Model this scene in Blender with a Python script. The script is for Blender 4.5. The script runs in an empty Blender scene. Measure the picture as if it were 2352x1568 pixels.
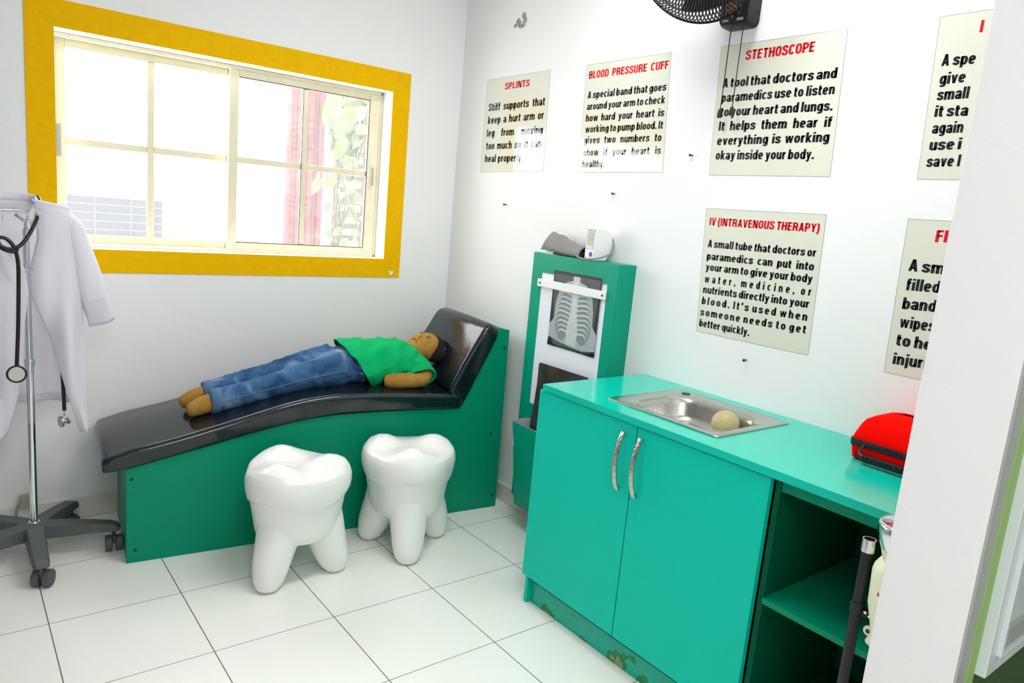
import bpy, bmesh, math, random
from math import sin, cos, pi, radians, sqrt, atan2
from mathutils import Vector, Matrix, noise
random.seed(7)
SC = bpy.context.scene
COL = SC.collection

LAMP, FILLC, SKY, EXPO = 21, 19, 6.6, 0.2
# ------------------------------------------------------------------ helpers
def V(*a): return Vector(a)

def lin(c):
    return tuple((x/12.92 if x <= .04045 else ((x+.055)/1.055)**2.4) for x in [v/255 for v in c])

def mat(name, rgb, rough=.5, metal=0.0, spec=.5, bump=0, bscale=60, coat=0, var=0, vscale=6, var_rgb=None, trans=0, sss=0):
    m = bpy.data.materials.new(name); m.use_nodes = True
    nt = m.node_tree; b = nt.nodes['Principled BSDF']
    c = lin(rgb) + (1,)
    b.inputs['Base Color'].default_value = c
    b.inputs['Roughness'].default_value = rough
    b.inputs['Metallic'].default_value = metal
    b.inputs['Specular IOR Level'].default_value = spec
    if coat:
        b.inputs['Coat Weight'].default_value = coat; b.inputs['Coat Roughness'].default_value = .06
    if bump or var:
        tc = nt.nodes.new('ShaderNodeTexCoord')
    if bump:
        n = nt.nodes.new('ShaderNodeTexNoise'); n.inputs['Scale'].default_value = bscale; n.inputs['Detail'].default_value = 8
        bp = nt.nodes.new('ShaderNodeBump'); bp.inputs['Strength'].default_value = bump; bp.inputs['Distance'].default_value = .01
        nt.links.new(tc.outputs['Object'], n.inputs['Vector']); nt.links.new(n.outputs['Fac'], bp.inputs['Height'])
        nt.links.new(bp.outputs['Normal'], b.inputs['Normal'])
    if var:
        n = nt.nodes.new('ShaderNodeTexNoise'); n.inputs['Scale'].default_value = vscale; n.inputs['Detail'].default_value = 4
        r = nt.nodes.new('ShaderNodeValToRGB'); r.color_ramp.elements[0].position = .35; r.color_ramp.elements[1].position = .68
        c2 = lin(var_rgb) + (1,) if var_rgb else tuple(x*(1-var) for x in c[:3]) + (1,)
        r.color_ramp.elements[0].color = c; r.color_ramp.elements[1].color = c2
        nt.links.new(tc.outputs['Object'], n.inputs['Vector']); nt.links.new(n.outputs['Fac'], r.inputs['Fac'])
        nt.links.new(r.outputs['Color'], b.inputs['Base Color'])
    return m

def link_mesh(name, verts, faces, m=None, parent=None, smooth=False, mats=None, midx=None):
    me = bpy.data.meshes.new(name)
    me.from_pydata([tuple(v) for v in verts], [], faces); me.update()
    o = bpy.data.objects.new(name, me); COL.objects.link(o)
    if mats:
        for x in mats: me.materials.append(x)
        for p, i in zip(me.polygons, midx): p.material_index = i
    elif m: me.materials.append(m)
    if smooth:
        for p in me.polygons: p.use_smooth = True
    if parent: o.parent = parent
    return o

def fix_normals(o):
    bm = bmesh.new(); bm.from_mesh(o.data); bmesh.ops.recalc_face_normals(bm, faces=bm.faces); bm.to_mesh(o.data); bm.free()
    return o

def thing(name, label, cat, loc=(0, 0, 0), rotz=0, group=None):
    o = bpy.data.objects.new(name, None); COL.objects.link(o)
    o.location = loc; o.rotation_euler = (0, 0, rotz); o.empty_display_size = .1
    return tag(o, label, cat, group)

def tag(o, label, cat, group=None):
    o['label'] = label; o['category'] = cat
    if group: o['group'] = group
    return o

def struct(o):
    o['kind'] = 'structure'; return o

class MB:
    """collects shapes into one mesh"""
    def __init__(s): s.v = []; s.f = []; s.mi = []
    def add(s, verts, faces, mi=0):
        k = len(s.v); s.v += [Vector(v) for v in verts]
        s.f += [tuple(i+k for i in f) for f in faces]; s.mi += [mi]*len(faces); return s
    def box(s, a, b, mi=0):
        x0, y0, z0 = a; x1, y1, z1 = b
        v = [(x0,y0,z0),(x1,y0,z0),(x1,y1,z0),(x0,y1,z0),(x0,y0,z1),(x1,y0,z1),(x1,y1,z1),(x0,y1,z1)]
        return s.add(v, [(0,3,2,1),(4,5,6,7),(0,1,5,4),(1,2,6,5),(2,3,7,6),(3,0,4,7)], mi)
    def obox(s, c, size, rot=Matrix.Identity(3), mi=0):
        hx, hy, hz = [q/2 for q in size]; c = Vector(c)
        v = [c + rot @ Vector(p) for p in [(-hx,-hy,-hz),(hx,-hy,-hz),(hx,hy,-hz),(-hx,hy,-hz),(-hx,-hy,hz),(hx,-hy,hz),(hx,hy,hz),(-hx,hy,hz)]]
        return s.add(v, [(0,3,2,1),(4,5,6,7),(0,1,5,4),(1,2,6,5),(2,3,7,6),(3,0,4,7)], mi)
    def loft(s, rings, cap=True, mi=0, closed=True):
        n = len(rings[0]); v = [p for r in rings for p in r]; f = []
        for i in range(len(rings)-1):
            for j in range(n if closed else n-1):
                a = i*n+j; b = i*n+(j+1) % n
                f.append((a, b, b+n, a+n))
        if cap:
            f.append(tuple(reversed(range(n)))); f.append(tuple((len(rings)-1)*n+j for j in range(n)))
        return s.add(v, f, mi)
    def tube(s, pts, rad, n=12, cap=True, mi=0, smooth=0, closed=False):
        pts = [Vector(p) for p in pts]
        if not hasattr(rad, '__len__'): rad = [rad]*len(pts)
        if smooth: pts, rad = catmull(pts, rad, smooth)
        rings = []; up = None
        for i, p in enumerate(pts):
            t = (pts[min(i+1, len(pts)-1)] - pts[max(i-1, 0)]).normalized()
            if up is None:
                up = t.orthogonal().normalized()
            up = (up - t*up.dot(t)).normalized(); w = t.cross(up)
            r = rad[i]
            rings.append([p + (up*cos(2*pi*k/n) + w*sin(2*pi*k/n))*r for k in range(n)])
        return s.loft(rings, cap, mi)
    def cyl(s, a, b, r, n=20, mi=0, r2=None):
        return s.tube([a, b], [r, r if r2 is None else r2], n, True, mi)
    def ell(s, c, axes, n=20, m=12, mi=0):
        """ellipsoid; axes = three radius vectors"""
        c = Vector(c); A, B, D = [Vector(a) for a in axes]
        v = [c - D]; f = []
        for i in range(1, m):
            ph = -pi/2 + pi*i/m
            for j in range(n):
                th = 2*pi*j/n
                v.append(c + A*cos(ph)*cos(th) + B*cos(ph)*sin(th) + D*sin(ph))
        v.append(c + D)
        for j in range(n): f.append((0, 1+(j+1) % n, 1+j))
        for i in range(m-2):
            for j in range(n):
                a = 1+i*n+j; b = 1+i*n+(j+1) % n
                f.append((a, b, b+n, a+n))
        k = len(v)-1; q = 1+(m-2)*n
        for j in range(n): f.append((q+j, q+(j+1) % n, k))
        return s.add(v, f, mi)
    def sph(s, c, r, n=16, m=10, mi=0): return s.ell(c, [(r,0,0),(0,r,0),(0,0,r)], n, m, mi)
    def prism(s, poly, dirv, mi=0):
        """poly: list of 3D points, extruded by dirv"""
        n = len(poly); d = Vector(dirv); v = [Vector(p) for p in poly] + [Vector(p)+d for p in poly]
        f = [tuple(range(n))[::-1], tuple(range(n, 2*n))] + [(i, (i+1) % n, (i+1) % n+n, i+n) for i in range(n)]
        return s.add(v, f, mi)
    def build(s, name, m=None, parent=None, smooth=False, bevel=0, seg=2, mats=None, auto=None, angle=30):
        o = link_mesh(name, s.v, s.f, m, parent, smooth, mats, s.mi if mats else None)
        fix_normals(o)
        if bevel:
            b = o.modifiers.new('bevel', 'BEVEL'); b.width = bevel; b.segments = seg; b.limit_method = 'ANGLE'; b.angle_limit = radians(40)
            for p in o.data.polygons: p.use_smooth = True
            b.harden_normals = True
        if auto:
            for p in o.data.polygons: p.use_smooth = True
            o.data.set_sharp_from_angle(angle=radians(auto))
        return o

def catmull(pts, rad, k):
    P = []; Rr = []
    n = len(pts)
    for i in range(n-1):
        p0 = pts[max(i-1, 0)]; p1 = pts[i]; p2 = pts[i+1]; p3 = pts[min(i+2, n-1)]
        for q in range(k):
            t = q/k
            P.append(.5*((2*p1) + (p2-p0)*t + (2*p0-5*p1+4*p2-p3)*t*t + (-p0+3*p1-3*p2+p3)*t**3))
            Rr.append(rad[i]*(1-t)+rad[i+1]*t)
    P.append(pts[-1]); Rr.append(rad[-1])
    return P, Rr

def remesh(o, vox, sm=4, fac=.5):
    r = o.modifiers.new('remesh', 'REMESH'); r.mode = 'VOXEL'; r.voxel_size = vox; r.use_smooth_shade = True
    s = o.modifiers.new('smooth', 'SMOOTH'); s.iterations = sm; s.factor = fac
    return o

def subd(o, lv=2):
    s = o.modifiers.new('subd', 'SUBSURF'); s.levels = lv; s.render_levels = lv
    for p in o.data.polygons: p.use_smooth = True
    return o

def solid(o, t, off=0):
    s = o.modifiers.new('solid', 'SOLIDIFY'); s.thickness = t; s.offset = off
    return o

def interp(tab, x):
    if x <= tab[0][0]: return tab[0][1]
    for (a, b), (c, d) in zip(tab, tab[1:]):
        if x <= c: return b + (d-b)*(x-a)/(c-a)
    return tab[-1][1]

def smoothed(tab, n=60, it=4, x0=None, x1=None):
    x0 = tab[0][0] if x0 is None else x0; x1 = tab[-1][0] if x1 is None else x1
    xs = [x0+(x1-x0)*i/n for i in range(n+1)]; zs = [interp(tab, x) for x in xs]
    for _ in range(it):
        zs = [zs[0]] + [(zs[i-1]+2*zs[i]+zs[i+1])/4 for i in range(1, n)] + [zs[-1]]
    return list(zip(xs, zs))

# ------------------------------------------------------------------ materials
def mat_cloth(name, rgb, rough, **k):
    m = mat(name, rgb, rough, **k); nt = m.node_tree; b = nt.nodes['Principled BSDF']; out = nt.nodes['Material Output']
    tl = nt.nodes.new('ShaderNodeBsdfTranslucent'); tl.inputs['Color'].default_value = lin(rgb)+(1,)
    mx = nt.nodes.new('ShaderNodeMixShader'); mx.inputs[0].default_value = .5
    nt.links.new(b.outputs[0], mx.inputs[1]); nt.links.new(tl.outputs[0], mx.inputs[2]); nt.links.new(mx.outputs[0], out.inputs[0])
    return m
M = {}
M['wall'] = mat('white_wall_paint', (243, 243, 244), .6, bump=.05, bscale=160, spec=.25)
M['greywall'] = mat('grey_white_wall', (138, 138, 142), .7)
M['edge'] = mat('edge_shadow_grey', (150, 150, 146), .5)  # grey for the shadow line painted round the posters
M['innershade'] = mat('green_inner_shade', (0, 92, 64), .5, spec=.12)  # cabinet interior: its shade is put into the green
M['ceil'] = mat('ceiling_paint', (240, 240, 240), .8)
M['yellow'] = mat('yellow_paint', (250, 192, 0), .7, bump=.12, bscale=220, var=.06, vscale=40, spec=.08)
M['white'] = mat('white_paint', (240, 240, 240), .5)
M['ivory'] = mat('ivory_aluminium', (246, 237, 206), .38, var=.08, vscale=14)
M['dark_gasket'] = mat('dark_gasket', (70, 60, 58), .6)
M['teal'] = mat('teal_cabinet_paint', (0, 200, 176), .4, bump=.08, bscale=260, spec=.16)
M['tealtop'] = mat('teal_worktop_paint', (0, 198, 176), .13, bump=.03, bscale=330, spec=.45)
M['green'] = mat('green_panel_paint', (0, 142, 108), .4, bump=.06, bscale=200, spec=.16)
M['greenbox'] = mat('green_box_paint', (0, 156, 126), .35, bump=.05, bscale=200, spec=.18)
M['vinyl'] = mat('black_vinyl', (16, 26, 33), .13, spec=.6, bump=.04, bscale=22)
M['vinyl2'] = mat('black_vinyl_creased', (17, 27, 34), .16, spec=.6, bump=.2, bscale=11)
M['piping'] = mat('vinyl_seam', (28, 34, 38), .4)
M['plastic'] = mat('white_gloss_plastic', (243, 243, 240), .22, spec=.5)
M['skin'] = mat('tan_stocking_fabric', (198, 150, 70), .85, bump=.7, bscale=420, var=.2, vscale=25, spec=.2)
M['shirt'] = mat('green_jersey', (0, 172, 100), .85, bump=.55, bscale=26, spec=.15)
M['hair'] = mat('black_hair_cloth', (14, 13, 14), .95, bump=.8, bscale=150)
M['stitch'] = mat('black_thread', (45, 25, 15), .8)
M['mouth'] = mat('red_brown_thread', (130, 50, 25), .8)
M['chrome'] = mat('chrome', (225, 225, 225), .14, metal=1)
M['steel'] = mat('brushed_steel', (196, 194, 188), .21, metal=1, bump=.06, bscale=180)
M['handle'] = mat('worn_nickel', (214, 210, 202), .25, metal=1, bump=.3, bscale=90, var=.25, vscale=60)
M['grey_plastic'] = mat('grey_base_plastic', (88, 92, 94), .5, bump=.15, bscale=300)
M['caster'] = mat('caster_grey', (84, 84, 86), .55)
M['black'] = mat('black_plastic', (14, 14, 15), .4)
M['rubber'] = mat('black_rubber', (16, 16, 18), .35)
M['coat'] = mat_cloth('white_coat_cotton', (250, 249, 254), .9, bump=.25, bscale=30, spec=.2)
M['film'] = mat('xray_film_base', (44, 46, 48), .25)
M['film_dark'] = mat('xray_film_dark', (42, 38, 37), .3, var=.35, vscale=16, var_rgb=(66, 62, 62))
M['opal'] = mat('white_acrylic', (236, 238, 248), .35)
M['red'] = mat('red_moulded_fabric', (255, 6, 0), .8, bump=.2, bscale=420, spec=.05)
M['zip'] = mat('black_zip_tape', (26, 26, 28), .75, bump=.5, bscale=250)
M['paper'] = mat('poster_laminate', (226, 227, 212), .08, spec=.9, bump=.03, bscale=7)
M['txt'] = mat('poster_black_ink', (26, 32, 34), .08, spec=.9, bump=.03, bscale=7)
M['txtred'] = mat('poster_red_ink', (222, 14, 34), .08, spec=.9, bump=.03, bscale=7)
M['cuffgrey'] = mat('grey_nylon', (138, 136, 136), .85, bump=.4, bscale=80)
M['cuffin'] = mat('dark_cuff_lining', (80, 70, 66), .9)
M['monitor'] = mat('monitor_white', (235, 234, 235), .35)
M['monface'] = mat('monitor_grey_face', (205, 204, 205), .4)
M['lcd'] = mat('lcd_olive', (152, 156, 122), .2)
M['blue'] = mat('blue_button', (58, 60, 150), .4)
M['tubegrey'] = mat('grey_tube', (138, 140, 138), .45)
M['ball'] = mat('olive_ball', (186, 178, 128), .45, var=.12, vscale=30, bump=.2, bscale=90)
M['cream'] = mat('cream_plastic', (238, 238, 206), .4)
M['alu'] = mat('white_aluminium', (218, 226, 228), .35)
M['alu_grey'] = mat('grey_aluminium', (176, 178, 176), .4)
M['lime'] = mat('light_green_paint', (150, 188, 112), .6)
M['olive'] = mat('dark_green_paint', (66, 92, 56), .6, bump=.2, bscale=200)
M['orange'] = mat('amber_knob', (150, 84, 40), .4)
M['tape'] = mat('torn_tape', (196, 196, 194), .6, var=.5, vscale=60, var_rgb=(100, 95, 92))
M['beige'] = mat('beige_plastic', (176, 172, 150), .6)
M['vine'] = mat('pale_leaf', (88, 104, 40), .5, var=.4, vscale=12, var_rgb=(104, 118, 92))
M['vinestem'] = mat('vine_stem', (90, 86, 60), .7)
M['pink'] = mat('red_painted_pillar', (116, 48, 50), .7, var=.2, vscale=9, var_rgb=(128, 84, 84))
M['brick'] = mat('brown_lattice', (78, 66, 54), .8, var=.3, vscale=10)
M['extwall'] = mat('white_render', (250, 250, 250), .8)
M['condenser'] = mat('condenser_grey', (52, 53, 57), .7, var=.3, vscale=90)
M['wire'] = mat('condenser_wire', (120, 120, 124), .5)

def dummy(): pass
def floor_mat():
    m = bpy.data.materials.new('white_floor_tiles'); m.use_nodes = True
    nt = m.node_tree; b = nt.nodes['Principled BSDF']
    tc = nt.nodes.new('ShaderNodeTexCoord'); sx = nt.nodes.new('ShaderNodeSeparateXYZ'); nt.links.new(tc.outputs['Object'], sx.inputs[0])
    def mth(op, a, bb=None):
        n = nt.nodes.new('ShaderNodeMath'); n.operation = op
        for i, q in enumerate((a, bb)):
            if q is None: continue
            if isinstance(q, (int, float)): n.inputs[i].default_value = q
            else: nt.links.new(q, n.inputs[i])
        return n.outputs[0]
    def line(axis, off, w):
        t = mth('FRACT', mth('DIVIDE', mth('ADD', sx.outputs[axis], off), .4))
        d = mth('ABSOLUTE', mth('SUBTRACT', t, .5))
        return mth('GREATER_THAN', d, .5 - w/.4)
    g = mth('MAXIMUM', line(0, 1.96+4, .0016), line(1, .418+4, .0013))
    mix = nt.nodes.new('ShaderNodeMix'); mix.data_type = 'RGBA'
    n = nt.nodes.new('ShaderNodeTexNoise'); n.inputs['Scale'].default_value = 3.5; nt.links.new(tc.outputs['Object'], n.inputs['Vector'])
    r = nt.nodes.new('ShaderNodeValToRGB'); r.color_ramp.elements[0].color = lin((249, 249, 246))+(1,); r.color_ramp.elements[1].color = lin((244, 243, 238))+(1,)
    nt.links.new(n.outputs['Fac'], r.inputs['Fac'])
    nt.links.new(r.outputs['Color'], mix.inputs[6]); mix.inputs[7].default_value = lin((104, 98, 90))+(1,)
    nt.links.new(g, mix.inputs[0]); nt.links.new(mix.outputs[2], b.inputs['Base Color'])
    b.inputs['Roughness'].default_value = .3; b.inputs['Specular IOR Level'].default_value = .4
    return m

def base_tile_mat():
    return mat('skirting_tile', (226, 224, 216), .3)

def glass_mat():
    m = bpy.data.materials.new('dusty_window_glass'); m.use_nodes = True
    nt = m.node_tree; nt.nodes.clear()
    out = nt.nodes.new('ShaderNodeOutputMaterial'); tr = nt.nodes.new('ShaderNodeBsdfTransparent'); gl = nt.nodes.new('ShaderNodeBsdfGlossy')
    gl.inputs['Roughness'].default_value = .02
    tl = nt.nodes.new('ShaderNodeBsdfTranslucent'); tl.inputs['Color'].default_value = (.95, .95, .95, 1)
    m1 = nt.nodes.new('ShaderNodeMixShader'); m1.inputs[0].default_value = .05
    m2 = nt.nodes.new('ShaderNodeMixShader'); m2.inputs[0].default_value = .045
    nt.links.new(tr.outputs[0], m1.inputs[1]); nt.links.new(gl.outputs[0], m1.inputs[2])
    nt.links.new(m1.outputs[0], m2.inputs[1]); nt.links.new(tl.outputs[0], m2.inputs[2])
    nt.links.new(m2.outputs[0], out.inputs[0])
    return m

def denim_mat():
    m = mat('blue_denim', (44, 74, 112), .9, bump=.5, bscale=70, spec=.15)
    nt = m.node_tree; b = nt.nodes['Principled BSDF']
    tc = nt.nodes.new('ShaderNodeTexCoord'); n = nt.nodes.new('ShaderNodeTexNoise'); n.inputs['Scale'].default_value = 9; n.inputs['Detail'].default_value = 6; n.inputs['Distortion'].default_value = .6
    r = nt.nodes.new('ShaderNodeValToRGB')
    r.color_ramp.elements[0].position = .36; r.color_ramp.elements[0].color = lin((38, 70, 108))+(1,)
    r.color_ramp.elements[1].position = .74; r.color_ramp.elements[1].color = lin((142, 170, 196))+(1,)
    e = r.color_ramp.elements.new(.54); e.color = lin((66, 104, 146))+(1,)
    nt.links.new(tc.outputs['Object'], n.inputs['Vector']); nt.links.new(n.outputs['Fac'], r.inputs['Fac']); nt.links.new(r.outputs['Color'], b.inputs['Base Color'])
    return m

def kick_mat():
    m = mat('chipped_teal_paint', (0, 178, 152), .4)
    nt = m.node_tree; b = nt.nodes['Principled BSDF']
    tc = nt.nodes.new('ShaderNodeTexCoord'); n = nt.nodes.new('ShaderNodeTexNoise'); n.inputs['Scale'].default_value = 11; n.inputs['Detail'].default_value = 3
    mp = nt.nodes.new('ShaderNodeMapping'); mp.inputs['Location'].default_value = (0, .31, .2)
    sx = nt.nodes.new('ShaderNodeSeparateXYZ'); nt.links.new(tc.outputs['Object'], sx.inputs[0])
    mm = nt.nodes.new('ShaderNodeMath'); mm.operation = 'MULTIPLY_ADD'; mm.inputs[1].default_value = -2.2; mm.inputs[2].default_value = .1
    nt.links.new(sx.outputs[2], mm.inputs[0])
    ad = nt.nodes.new('ShaderNodeMath'); ad.operation = 'ADD'
    nt.links.new(tc.outputs['Object'], mp.inputs[0]); nt.links.new(mp.outputs[0], n.inputs['Vector'])
    nt.links.new(n.outputs['Fac'], ad.inputs[0]); nt.links.new(mm.outputs[0], ad.inputs[1])
    r = nt.nodes.new('ShaderNodeValToRGB'); r.color_ramp.interpolation = 'CONSTANT'
    r.color_ramp.elements[0].color = lin((0, 178, 152))+(1,); r.color_ramp.elements[1].position = .63; r.color_ramp.elements[1].color = lin((4, 134, 76))+(1,)
    e = r.color_ramp.elements.new(.74); e.color = lin((150, 150, 110))+(1,)
    nt.links.new(ad.outputs[0], r.inputs['Fac']); nt.links.new(r.outputs['Color'], b.inputs['Base Color'])
    return m
M['floor'] = floor_mat(); M['basetile'] = base_tile_mat(); M['glass'] = glass_mat(); M['denim'] = denim_mat(); M['kick'] = kick_mat()
M['cuffdenim'] = mat('pale_denim_edge', (84, 120, 158), .9, bump=.5, bscale=200)

# ------------------------------------------------------------------ the room
XL, YF, ZC = -2.75, -2.99, 2.75
struct(MB().box((XL-.2, -5.6, -.1), (.2, .2, 0)).build('floor', M['floor']))
struct(MB().box((XL-.2, -5.6, ZC), (.2, .2, ZC+.12)).build('ceiling', M['ceil']))
# window wall with its opening
WX0, WX1, WZ0, WZ1, WT = -1.822, -.397, 1.135, 1.957, .2
struct(MB().box((XL-.2, 0, 0), (WX0, WT, ZC)).box((WX1, 0, 0), (.2, WT, ZC)).box((WX0, 0, 0), (WX1, WT, WZ0)).box((WX0, 0, WZ1), (WX1, WT, ZC)).build('wall_back', M['wall']))
struct(MB().box((0, YF, 0), (.2, 0, ZC)).build('wall_right', M['wall']))
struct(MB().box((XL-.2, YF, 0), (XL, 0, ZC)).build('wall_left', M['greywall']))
struct(MB().box((XL-.2, -5.6, 0), (XL, YF, ZC)).build('wall_left_corridor', M['wall']))
struct(MB().box((-.912, YF, 0), (0, -2.85, ZC)).build('wall_front', M['wall'], bevel=.004))
struct(MB().box((XL, -5.6, 0), (.2, -5.4, ZC)).build('wall_corridor', M['wall']))
struct(MB().box((0.0, -5.4, 0), (.2, YF, ZC)).build('wall_side', M['olive']))
struct(MB().box((XL, -.012, 0), (-.012, 0, .09)).build('baseboard_back', M['basetile'], bevel=.003))
bb = MB().box((-.012, -.83, 0), (0, -.001, .09)).box((-.012, -1.23, 0), (0, -.832, .09)).box((-.012, -1.45, 0), (0, -1.232, .09)).build('baseboard_right', M['basetile'], bevel=.002); struct(bb)
# yellow band round the window
yb = MB().box((-1.915, -.004, 1.04), (-.303, 0, WZ0)).box((-1.915, -.004, WZ1), (-.303, 0, 2.056)).box((-1.915, -.004, WZ0), (WX0, 0, WZ1)).box((WX1, -.004, WZ0), (-.303, 0, WZ1)).build('trim_1', M['yellow']); struct(yb)
chip = [(-.352+.011*cos(t)*(1+.4*sin(3*t)), -.0045, 1.064+.014*sin(t)*(1+.3*cos(2*t))) for t in [2*pi*i/14 for i in range(14)]]
MB().prism(chip, (0, -.0008, 0)).build('paint_chip', M['white'], yb)

# the sliding window
w = struct(bpy.data.objects.new('window_1', None)); COL.objects.link(w); w.location = (-1.11, .11, 1.135)
OFF = Vector((1.11, -.11, -1.135))
def wbox(name, boxes, m, parent, bevel=.003, **k):
    b = MB()
    for a, c in boxes: b.box(Vector(a)+OFF, Vector(c)+OFF)
    return b.build(name, m, parent, bevel=bevel, **k)
wbox('frame', [((WX0, .10, WZ0), (WX1, .165, WZ0+.012)), ((WX0, .10, WZ1-.016), (WX1, .165, WZ1)), ((WX0, .10, WZ0), (WX0+.012, .165, WZ1)), ((WX1-.012, .10, WZ0), (WX1, .165, WZ1))], M['ivory'], w)
def sash(x0, x1, xm, y0, y1, ztop, sl, sr):
    zb, zt = WZ0+.006, ztop
    s = wbox('sash', [((x0, y0, zb), (x0+sl, y1, zt)), ((x1-sr, y0, zb), (x1, y1, zt)), ((x0+sl, y0, zb), (x1-sr, y1, 1.181)), ((x0+sl, y0, 1.91), (x1-sr, y1, zt)),
        ((xm-.014, y0+.004, 1.181), (xm+.014, y1-.004, 1.91)), ((x0+sl, y0+.005, 1.538), (xm-.014, y1-.005, 1.566)), ((xm+.014, y0+.005, 1.538), (x1-sr, y1-.005, 1.566))], M['ivory'], w)
    return s
ls = sash(-1.808, -1.104, -1.46, .135, .16, 1.944, .036, .04)
rs = sash(-1.146, -.405, -.793, .105, .13, 1.944, .04, .06)
def child_boxes(name, boxes, m, parent, bevel=.002): return wbox(name, boxes, m, parent, bevel)
child_boxes('pane', [((-1.772, .146, 1.181), (-1.144, .149, 1.91))], M['glass'], ls, 0)
child_boxes('pane', [((-1.106, .116, 1.181), (-.465, .119, 1.91))], M['glass'], rs, 0)
g = child_boxes('gasket', [((-1.106, .1045, 1.178), (-.465, .106, 1.182)), ((-1.106, .1045, 1.909), (-.465, .106, 1.913)), ((-.468, .1045, 1.18), (-.464, .106, 1.912)), ((-.8085, .108, 1.18), (-.806, .110, 1.912))], M['dark_gasket'], rs, 0)
h = child_boxes('pull_handle', [((-.443, .101, 1.478), (-.423, .105, 1.6))], M['ivory'], rs, .003)
child_boxes('finger_slot', [((-.439, .0995, 1.496), (-.427, .1012, 1.583))], M['alu_grey'], h, .001)
h = child_boxes('pull_handle', [((-1.805, .131, 1.49), (-1.79, .135, 1.615))], M['alu_grey'], ls, .003)

# aluminium window on the outer face of the front wall, with its painted reveal
struct(MB().box((-.912, YF-.003, 0), (-.872, YF, ZC)).build('trim_2', M['alu_grey']))
struct(MB().box((-.872, YF-.006, 0), (-.843, YF, ZC)).build('trim_3', M['lime']))
struct(MB().box((-.843, YF-.003, 0), (0, YF, .74)).build('trim_4', M['olive']))
w2 = struct(bpy.data.objects.new('window_2', None)); COL.objects.link(w2)
MB().box((-.842, -3.012, .742), (-.790, YF, 2.2)).box((-.812, -3.02, .775), (-.803, -3.011, 2.2)).box((-.79, -3.012, .742), (0, YF, .762)).box((-.79, -3.012, 2.18), (0, YF, 2.2)).build('frame', M['alu'], w2, bevel=.002)
MB().box((-.788, -3.006, .764), (-.745, YF, 2.18)).box((-.745, -3.006, .764), (0, YF, .80)).build('sash', M['alu_grey'], w2, bevel=.002)
MB().box((-.745, -2.998, .80), (0, -2.994, 2.18)).build('pane', mat('frosted_pane', (222, 234, 230), .25), w2)

# ceiling lights (the room's lamp, plus a fill panel added in the corridor)
def ceiling_light(x, y, sx, sy, watt, label, group):
    t = thing('ceiling_light', label, 'light', (x, y, ZC), 0, group)
    MB().box((-sx/2-.02, -sy/2-.02, -.05), (sx/2+.02, sy/2+.02, -.0005)).build('housing', M['white'], t, bevel=.004)
    em = bpy.data.materials.get('lamp_diffuser')
    if not em:
        em = bpy.data.materials.new('lamp_diffuser'); em.use_nodes = True
        em.node_tree.nodes['Principled BSDF'].inputs['Emission Color'].default_value = (1, 1, 1, 1)
        em.node_tree.nodes['Principled BSDF'].inputs['Emission Strength'].default_value = 3
    MB().box((-sx/2, -sy/2, -.056), (sx/2, sy/2, -.05)).build('diffuser', em, t)
    L = bpy.data.lights.new('ceiling_lamp', 'AREA'); L.shape = 'RECTANGLE'; L.size = sx; L.size_y = sy; L.energy = watt; L.color = (1, .985, .96)
    o = bpy.data.objects.new('lamp', L); COL.objects.link(o); o.parent = t; o.location = (0, 0, -.06)
    return t
ceiling_light(-.75, -1.8, 1.2, .26, LAMP, 'white fluorescent ceiling panel above the middle of the room', None)
ceiling_light(-2.1, -3.9, .5, 1.0, FILLC, 'unseen ceiling panel added as fill light in the corridor behind the doorway', None)  # unseen fill lamp, added to brighten the pier and front floor

# ------------------------------------------------------------------ outside the window
struct(MB().box((-9, .2, -.3), (7, 9, -.2)).build('ground_outside', M['extwall']))
struct(MB().box((-9, 5.0, -.2), (7, 5.2, 5.5)).build('wall_outside', M['extwall']))
t = thing('condenser_unit', 'grey finned air conditioner condenser outside the left window sash', 'air conditioner', (-1.41, 1.25, .2))
MB().box((-.28, 0, .55), (.24, .28, 1.105)).build('fin_panel', M['condenser'], t)
MB().box((-.30, -.01, 1.106), (.30, .34, 1.125)).box((.245, -.01, .5), (.30, .32, 1.105)).build('casing', M['extwall'], t, bevel=.004)
b = MB()
for i in range(12): b.box((-.28, -.006, .57+i*.045), (.24, -.002, .5735+i*.045))
for x in (-.1, .08): b.box((x, -.007, .55), (x+.003, -.002, 1.105))
b.build('guard_wires', M['wire'], t)
MB().box((-.25, .05, -.4), (.2, .25, .55)).build('stand', M['extwall'], t)
t = thing('pillar', 'red painted pillar outside the right window sash', 'pillar', (-.52, .8, -.2)); 
b = MB()
for i in range(7): b.cyl((-.095+i*.032, -.02+.012*(i % 2), 0), (-.095+i*.032, -.02+.012*(i % 2), 3.2), .02, 10)
b.build('shaft', M['pink'], t, smooth=True)
t = thing('lattice_screen', 'brown slatted screen behind the vine outside the right window sash', 'screen', (-.12, 1.0, -.2))
b = MB()
for i in range(34): b.box((-.10, 0, .3+i*.075), (.12, .03, .335+i*.075))
for x in (-.1, .1): b.box((x, .03, 0), (x+.03, .06, 3))
b.build('slats', M['brick'], t)
t = thing('climbing_vine', 'pale green leafy vine climbing past the right window sash', 'vine', (-.33, .6, -.2))
b = MB()
for k in range(7):
    pts = [(random.uniform(-.06, .12), random.uniform(-.03, .1), z) for z in [0, .5, 1, 1.4, 1.7, 2.0, 2.3, 2.6]]
    b.tube(pts, .006, 6, smooth=6)
b.build('stems', M['vinestem'], t, smooth=True)
b = MB()
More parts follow.
